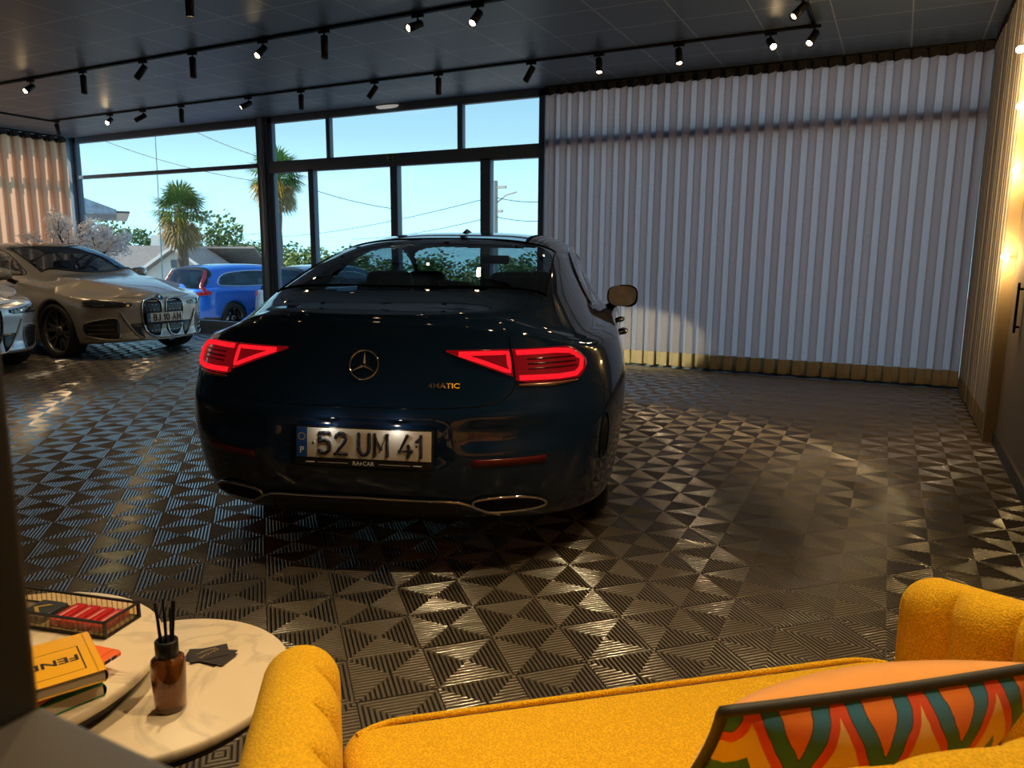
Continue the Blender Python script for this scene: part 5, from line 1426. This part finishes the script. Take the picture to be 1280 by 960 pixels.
M['palm_leaf'] = pbr('palm_leaf', (.13, .24, .05), .55, vary=.3, vscale=2); M['palm_dry'] = pbr('palm_dry', (.34, .24, .10), .8, vary=.3, vscale=3)
M['palm_fruit'] = pbr('palm_fruit', (.62, .36, .04), .7); M['bark'] = pbr('bark', (.17, .13, .10), .9, vary=.3, vscale=8, bump=.5, bscale=12)
def palm(label, e, n, zg, zc_, rad, seed, lean=0.0):
    rnd = random.Random(seed); t = thing('palm_tree', label, 'palm tree', (e, n, zg), 0, 'palms outside the windows'); hh = zc_ - zg
    pts = [(lean*(k/10)**2, 0, hh*k/10) for k in range(11)]
    MB().tube(pts, [.20 + .03*(k % 2) - .004*k for k in range(11)], 12).build('trunk', M['bark'], t)
    def fan(b, base, d, L_, w):
        d = Vector(d).normalized(); side = d.cross(Vector((0, 0, 1))); side = side.normalized() if side.length > .1 else Vector((1, 0, 0)); upv = side.cross(d)
        st = Vector(base) + d*L_*.45
        b.tube([base, tuple(st)], .012, 4, caps=False)
        for k in range(17):
            a = R(-105 + 210*k/16) ; dd = d*math.cos(a) + side*math.sin(a) ; dd = dd.normalized()
            e1 = st + dd*w*(.80 + .2*math.cos(a)) + Vector((0, 0, -.10*w*(1 + abs(a)))); mid = st + dd*w*.55 + upv*.03
            q_ = dd.cross(upv).normalized()*.028
            b.add([st, mid + q_, e1, mid - q_], [(0, 1, 2, 3)])
    top = pts[-1]
    for nm, mat, nfr, el0, el1, L_ in (('crown', M['palm_leaf'], 46, -25, 85, .75), ('dry_skirt', M['palm_dry'], 22, -78, -38, .7)):
        b = MB()
        for k in range(nfr):
            az = rnd.uniform(0, 2*PI); el = R(rnd.uniform(el0, el1)); d = (math.cos(el)*math.cos(az), math.cos(el)*math.sin(az), math.sin(el))
            fan(b, (top[0], top[1], top[2] - .15 - (.35*rnd.random() if nm != 'crown' else 0)), d, rad*L_*rnd.uniform(.85, 1.1), rad*.52)
        b.build(nm, mat, t)
    for sgn in (-1, 1):
        b = MB()
        for k in range(26):
            p0_ = Vector((top[0] + sgn*.25, top[1] - .2, top[2] - .2)); d = Vector((sgn*rnd.uniform(.1, .8), rnd.uniform(-.8, .2), rnd.uniform(-1.1, -.3)))
            b.tube([tuple(p0_), tuple(p0_ + d*.35), tuple(p0_ + d*.6 + Vector((0, 0, -.15)))], [.012, .03, .012], 5)
        b.build('fruit_cluster', M['palm_fruit'], t)
    return t
palm('fan palm seen in the middle of the left window, in front of the white house', -24.5, 20.0, -.85, 3.05, 1.62, 4)
palm('tall fan palm half hidden by the window pier, with a shaggy trunk and yellow fruit', -19.65, 20.0, -.85, 4.15, 1.42, 8, .1)

# white house with a gable
M['white_wall'] = pbr('white_wall', (.72, .71, .66), .8); M['roof_grey'] = pbr('roof_grey', (.24, .22, .20), .85, vary=.3, vscale=3, bump=.4, bscale=6)
M['shade_blue'] = pbr('shade_blue', (.10, .13, .16), .3)
HO = thing('house', 'white bungalow with a grey tiled roof and front gable beyond the palm', 'house', (-44.0, 32.0, -3.2), R(24))
w_ = MB(); w_.box((-9, .4, 0), (6, 8, 2.9)); w_.add([(0, 0, 0), (6, 0, 0), (6, 0, 2.9), (3, 0, 4.9), (0, 0, 2.9), (0, 1, 0), (6, 1, 0), (6, 1, 2.9), (3, 1, 4.9), (0, 1, 2.9)], [(0, 1, 2, 3, 4), (9, 8, 7, 6, 5), (0, 4, 9, 5), (1, 6, 7, 2)])
w_.build('wall', M['white_wall'], HO)
rf = MB()
rf.add([(-9.5, -.4, 2.75), (-.2, -.4, 2.75), (1.6, 4.2, 5.15), (-9.5, 4.2, 5.15), (-9.5, 8.8, 2.75), (6.4, 8.8, 2.75), (6.4, 4.2, 5.15)], [(0, 1, 2, 3), (3, 6, 5, 4), (2, 6, 3)])
rf.add([(-.5, -.6, 2.62), (3, -.6, 5.0), (3, 4.4, 5.0), (-.5, 4.4, 2.62), (6.5, -.6, 2.62), (6.5, 4.4, 2.62)], [(0, 1, 2, 3), (1, 4, 5, 2)])
ro = rf.build('roof', M['roof_grey'], HO); sm_ = ro.modifiers.new('thick', 'SOLIDIFY'); sm_.thickness = .16
bg_ = MB(); bg_.box((-.55, -.72, 2.5), (-.4, -.6, 2.65)); 
for sgn, x0 in ((1, -.5), (-1, 6.5)):
    bg_.add([(x0, -.66, 2.52), (3, -.66, 4.88), (3, -.66, 5.10), (x0, -.66, 2.74), (x0, -.60, 2.52), (3, -.60, 4.88), (3, -.60, 5.10), (x0, -.60, 2.74)], [(0, 1, 2, 3), (7, 6, 5, 4), (0, 4, 5, 1), (3, 2, 6, 7)])
bg_.build('barge_board', M['white_wall'], HO)
f = MB().box((2.6, -.05, 3.7), (3.3, .02, 4.2)).build('gable_vent', M['shade_blue'], HO)
for x0, x1, z0, z1 in ((.7, 2.6, .2, 2.2), (3.6, 5.2, .9, 2.2), (-4.2, -2.8, .9, 2.1), (-7.4, -6.0, .9, 2.1)):
    yy = -.03 if x0 > 0 else .36
    f = MB().box((x0, yy - .03, z0), (x1, yy, z1)).build('window', M['white_wall'], HO); MB().box((x0 + .1, yy - .05, z0 + .1), (x1 - .1, yy - .031, z1 - .1)).build('pane', M['shade_blue'], f)
MB().box((-1.6, 5.4, 4.6), (-.9, 6.0, 5.9)).build('chimney', M['white_wall'], HO)
# neighbouring house with a patterned eave at far left
E2 = thing('house', 'neighbouring house at far left with a patterned roof edge seen past the peach curtain', 'house', (-21.15, 15.0, GZ), R(55))
M['eave'] = pbr('eave_tiles', (.33, .36, .40), .8, vary=.6, vscale=9)
def prism(poly, y0, y1):
    n = len(poly); return MB().add([(x, y0, z) for x, z in poly] + [(x, y1, z) for x, z in poly], [tuple(range(n)), tuple(range(n, 2*n))[::-1]] + [(i, i + n, (i+1) % n + n, (i+1) % n) for i in range(n)])
prism([(-6, 3.10), (0, 3.07), (0, 3.20), (-1.35, 3.72), (-6, 5.4)], 0, 5).build('roof', M['eave'], E2, fix=True)
prism([(-6, 0), (-.85, 0), (-.85, 3.09), (-6, 3.09)], .5, 4.5).build('wall', M['white_wall'], E2, fix=True)
MB().box((-.0, -.05, 3.10), (.35, 6, 3.16)).build('gutter', M['dark_chrome'], E2)

# trees: three crowns shared by all
M['leaf_a'] = pbr('leaf_a', (.11, .20, .045), .6, vary=.4, vscale=.5); M['leaf_b'] = pbr('leaf_b', (.20, .26, .06), .6, vary=.4, vscale=.5)
def crown_mesh(seed):
    rnd = random.Random(seed); b = MB()
    cl = [(Vector((rnd.gauss(0, .40), rnd.gauss(0, .40), rnd.uniform(-.7, .75))), rnd.uniform(.28, .46)) for _ in range(16)]
    for c, r_ in cl:
        for _ in range(75):
            d = Vector((rnd.gauss(0, 1), rnd.gauss(0, 1), rnd.gauss(0, 1))).normalized(); p = c + d*r_*rnd.uniform(.6, 1.05)
            a = Vector((rnd.gauss(0, 1), rnd.gauss(0, 1), rnd.gauss(0, 1))).normalized(); u_ = a.orthogonal().normalized(); v_ = a.cross(u_); s_ = rnd.uniform(.045, .085)
            b.add([p + u_*s_, p + v_*s_*.6, p - u_*s_, p - v_*s_*.6], [(0, 1, 2, 3)])
    return b
crowns = []
for k in range(3):
    me = bpy.data.meshes.new('crown'); b = crown_mesh(40 + k); me.from_pydata(b.v, [], b.f); me.materials.append(M['leaf_a'] if k != 1 else M['leaf_b']); me.update(); crowns.append(me)
trunk_me = None
def tree(label, u, vtop, n, rx, group='trees beyond the road'):
    global trunk_me
    p = at_n(u, vtop, n); zb_ = -3.2; hgt = p.z - zb_
    t = thing('tree', label, 'tree', (p.x, p.y, zb_), u*.7, group)
    me = crowns[tree.k % 3]; tree.k += 1
    c = link(bpy.data.objects.new('crown', me), t); c.location = (0, 0, hgt*.60); c.scale = (rx, rx, hgt*.40)
    if trunk_me is None:
        o = MB().tube([(0, 0, 0), (.02, 0, .5), (0, .02, 1)], [.045, .035, .02], 8).build('trunk', M['bark'], t); trunk_me = o.data
    else: o = link(bpy.data.objects.new('trunk', trunk_me), t)
    o.scale = (4, 4, hgt*.7)
tree.k = 0
for a in (('loose green tree left of the fan palm, behind the roof end', 133, 272, 46, 3.2), ('yellow-green tree above the left part of the house roof', 163, 282, 50, 3.0), ('green tree just left of the palm trunk above the house roof', 196, 280, 50, 3.2),
          ('tall green tree right of the palm crown', 268, 266, 48, 3.6), ('dark green tree low between palm and window pier', 300, 290, 50, 3.4), ('low bushy tree touching the window pier', 322, 298, 52, 3.0), ('tree behind the shaggy palm trunk', 362, 304, 50, 3.0),
          ('tree left of the first door post', 385, 303, 50, 2.8), ('tree seen through the first glass door above the dark car', 412, 306, 52, 2.8), ('tree low behind the dark car roof at its left end', 438, 309, 50, 2.8),
          ('tree behind the second glass door', 470, 314, 50, 3.0), ('tree seen through the left of the car cabin', 505, 318, 50, 3.2), ('tree seen through the middle of the car cabin', 545, 316, 50, 3.2), ('tree seen through the cabin right of its middle', 585, 316, 50, 3.2), ('tree hidden low behind the car roof at its right end', 628, 317, 50, 3.2), ('tree low behind the right door post', 668, 315, 50, 3.2)):
    tree(*a)

# utility pole, mast and wires
pb_ = at_n(618, 290, 26); PO = thing('utility_pole', 'concrete utility pole with brackets seen through the right glass door', 'pole', (pb_.x, 26, -3))
ptop = at_n(618, 226, 26).z + 3
M['concrete'] = pbr('concrete', (.42, .40, .36), .9)
MB().tube([(0, 0, 0), (0, 0, ptop)], [.20, .13], 8).build('shaft', M['concrete'], PO)
for dz, w1 in ((.25, .5), (1.15, .35), (2.0, .35)): MB().box((-w1, -.05, ptop - dz - .05), (w1, .05, ptop - dz + .05)).build('cross_arm', M['concrete'], PO)
MB().tube([(0, 0, ptop - .9), (.5, 0, ptop - .55), (.95, 0, ptop - .45)], .03, 6).build('lamp_arm', M['concrete'], PO)
MB().tube([(-.25, -.1, ptop - .6), (-.35, -.1, ptop - 1.4), (-.15, -.1, ptop - 2.3)], .035, 6).build('cable_loop', M['black_plastic'], PO)
fp_ = at_n(199, 300, 16); ft = at_n(194, 168, 16)
MP = thing('mast', 'thin pale mast standing outside the left window, left of the palm', 'mast', (fp_.x, 16, -.6))
MB().tube([(0, 0, 0), (ft.x - fp_.x, 0, ft.z + .6)], [.022, .012], 8).build('shaft', M['frame_alu'], MP)
def wire(label, a, b, n0, n1, sag=.3):
    A = at_n(*a, n0); B = at_n(*b, n1); pts = []
    for i in range(17): t = i/16; p = A.lerp(B, t); pts.append((p.x, p.y, p.z - sag*4*t*(1-t)))
    tag(MB().tube(pts, .014, 5).build('overhead_wire', M['black_plastic']), label, 'wire', 'overhead wires')
wire('upper overhead wire crossing the top of the left window', (120, 172), (345, 230), 22, 22, .25)
wire('wire entering the top right corner of the left window', (235, 160), (345, 202), 22, 22, .1)
wire('overhead wire from the pole sloping down left across the glass doors', (612, 247), (345, 296), 26, 40, .3)
wire('lower overhead wire from the pole sloping down left', (612, 272), (440, 299), 26, 40, .2)
wire('faint wire falling to the right across the first glass door', (388, 236), (500, 262), 24, 26, .1)
wire('overhead wire running right from the upper pole bracket', (620, 247), (700, 251), 26, 24, .1)
wire('overhead wire running right from the lower pole bracket', (620, 271), (700, 275), 26, 24, .1)
wire('low overhead wire left of the window pier above the trees', (250, 293), (345, 290), 34, 34, .1)

# ------------------------------------------------------------------ white blossom tree indoors
BT = thing('blossom_tree', 'artificial white blossom tree behind the beige car in the left corner', 'tree', (-12.35, 8.0, 0))
MB().lathe([(0, 0), (.20, 0), (.26, .45), (.24, .45), (.23, .42), (0, .42)], 32).build('pot', pbr('pot_grey', (.20, .20, .20), .6), BT)
rnd = random.Random(11); br = MB(); tips = []
def branch(p, d, L_, r, lev):
    p = Vector(p); pts = [tuple(p)]; q_ = p.copy(); d = Vector(d).normalized()
    for k in range(4):
        d = (d + Vector((rnd.gauss(0, .16), rnd.gauss(0, .16), rnd.gauss(.02, .10)))).normalized(); q_ = q_ + d*L_/4; pts.append(tuple(q_))
        if lev >= 2: tips.append((q_.copy(), lev))
    br.tube(pts, [r*(1 - .15*k) for k in range(5)], 5)
    if lev < 4:
        for k in range(3 if lev < 3 else 2):
            nd = (d + Vector((rnd.gauss(0, .75), rnd.gauss(0, .55), rnd.gauss(0, .40)))).normalized(); branch(pts[-1 - (k % 2)], nd, L_*.60, r*.62, lev + 1)
branch((0, 0, .42), (0, 0, 1), .75, .035, 0)
for a in range(5): branch((0, 0, 1.0), (math.cos(a*1.26), .6*math.sin(a*1.26), .75), .55, .022, 1)
br.build('branches', pbr('twig', (.06, .045, .04), .8), BT)
fb = MB()
for p, lev in tips:
    for _ in range(7 if lev > 2 else 3):
        c = p + Vector((rnd.gauss(0, .045), rnd.gauss(0, .045), rnd.gauss(0, .045))); a = Vector((rnd.gauss(0, 1), rnd.gauss(0, 1), rnd.gauss(0, 1))).normalized(); u_ = a.orthogonal().normalized(); v_ = a.cross(u_)
        s_ = rnd.uniform(.012, .022)
        for k in range(5):
            t0 = 2*PI*k/5; d0 = u_*math.cos(t0) + v_*math.sin(t0); d1 = u_*math.cos(t0 + .5) + v_*math.sin(t0 + .5); d2 = u_*math.cos(t0 - .5) + v_*math.sin(t0 - .5)
            fb.add([c, c + d2*s_*.8 + a*.003, c + d0*s_*1.2 + a*.006, c + d1*s_*.8 + a*.003], [(0, 1, 2, 3)])
o = fb.build('blossom', fabric('blossom_white', (.92, .93, .97), (.85, .88, .95), .5), BT); o['kind'] = 'stuff'

# ------------------------------------------------------------------ render settings
sc.view_settings.view_transform = 'Standard'; sc.view_settings.look = 'None'
sc.view_settings.exposure = 0.15; sc.view_settings.gamma = 1.0; sc.view_settings.use_curve_mapping = False
sc.cycles.use_denoising = True
sc.cycles.max_bounces = 8; sc.cycles.transparent_max_bounces = 16
sc.cycles.caustics_reflective = False; sc.cycles.caustics_refractive = False
sc.cycles.sample_clamp_indirect = 6.0
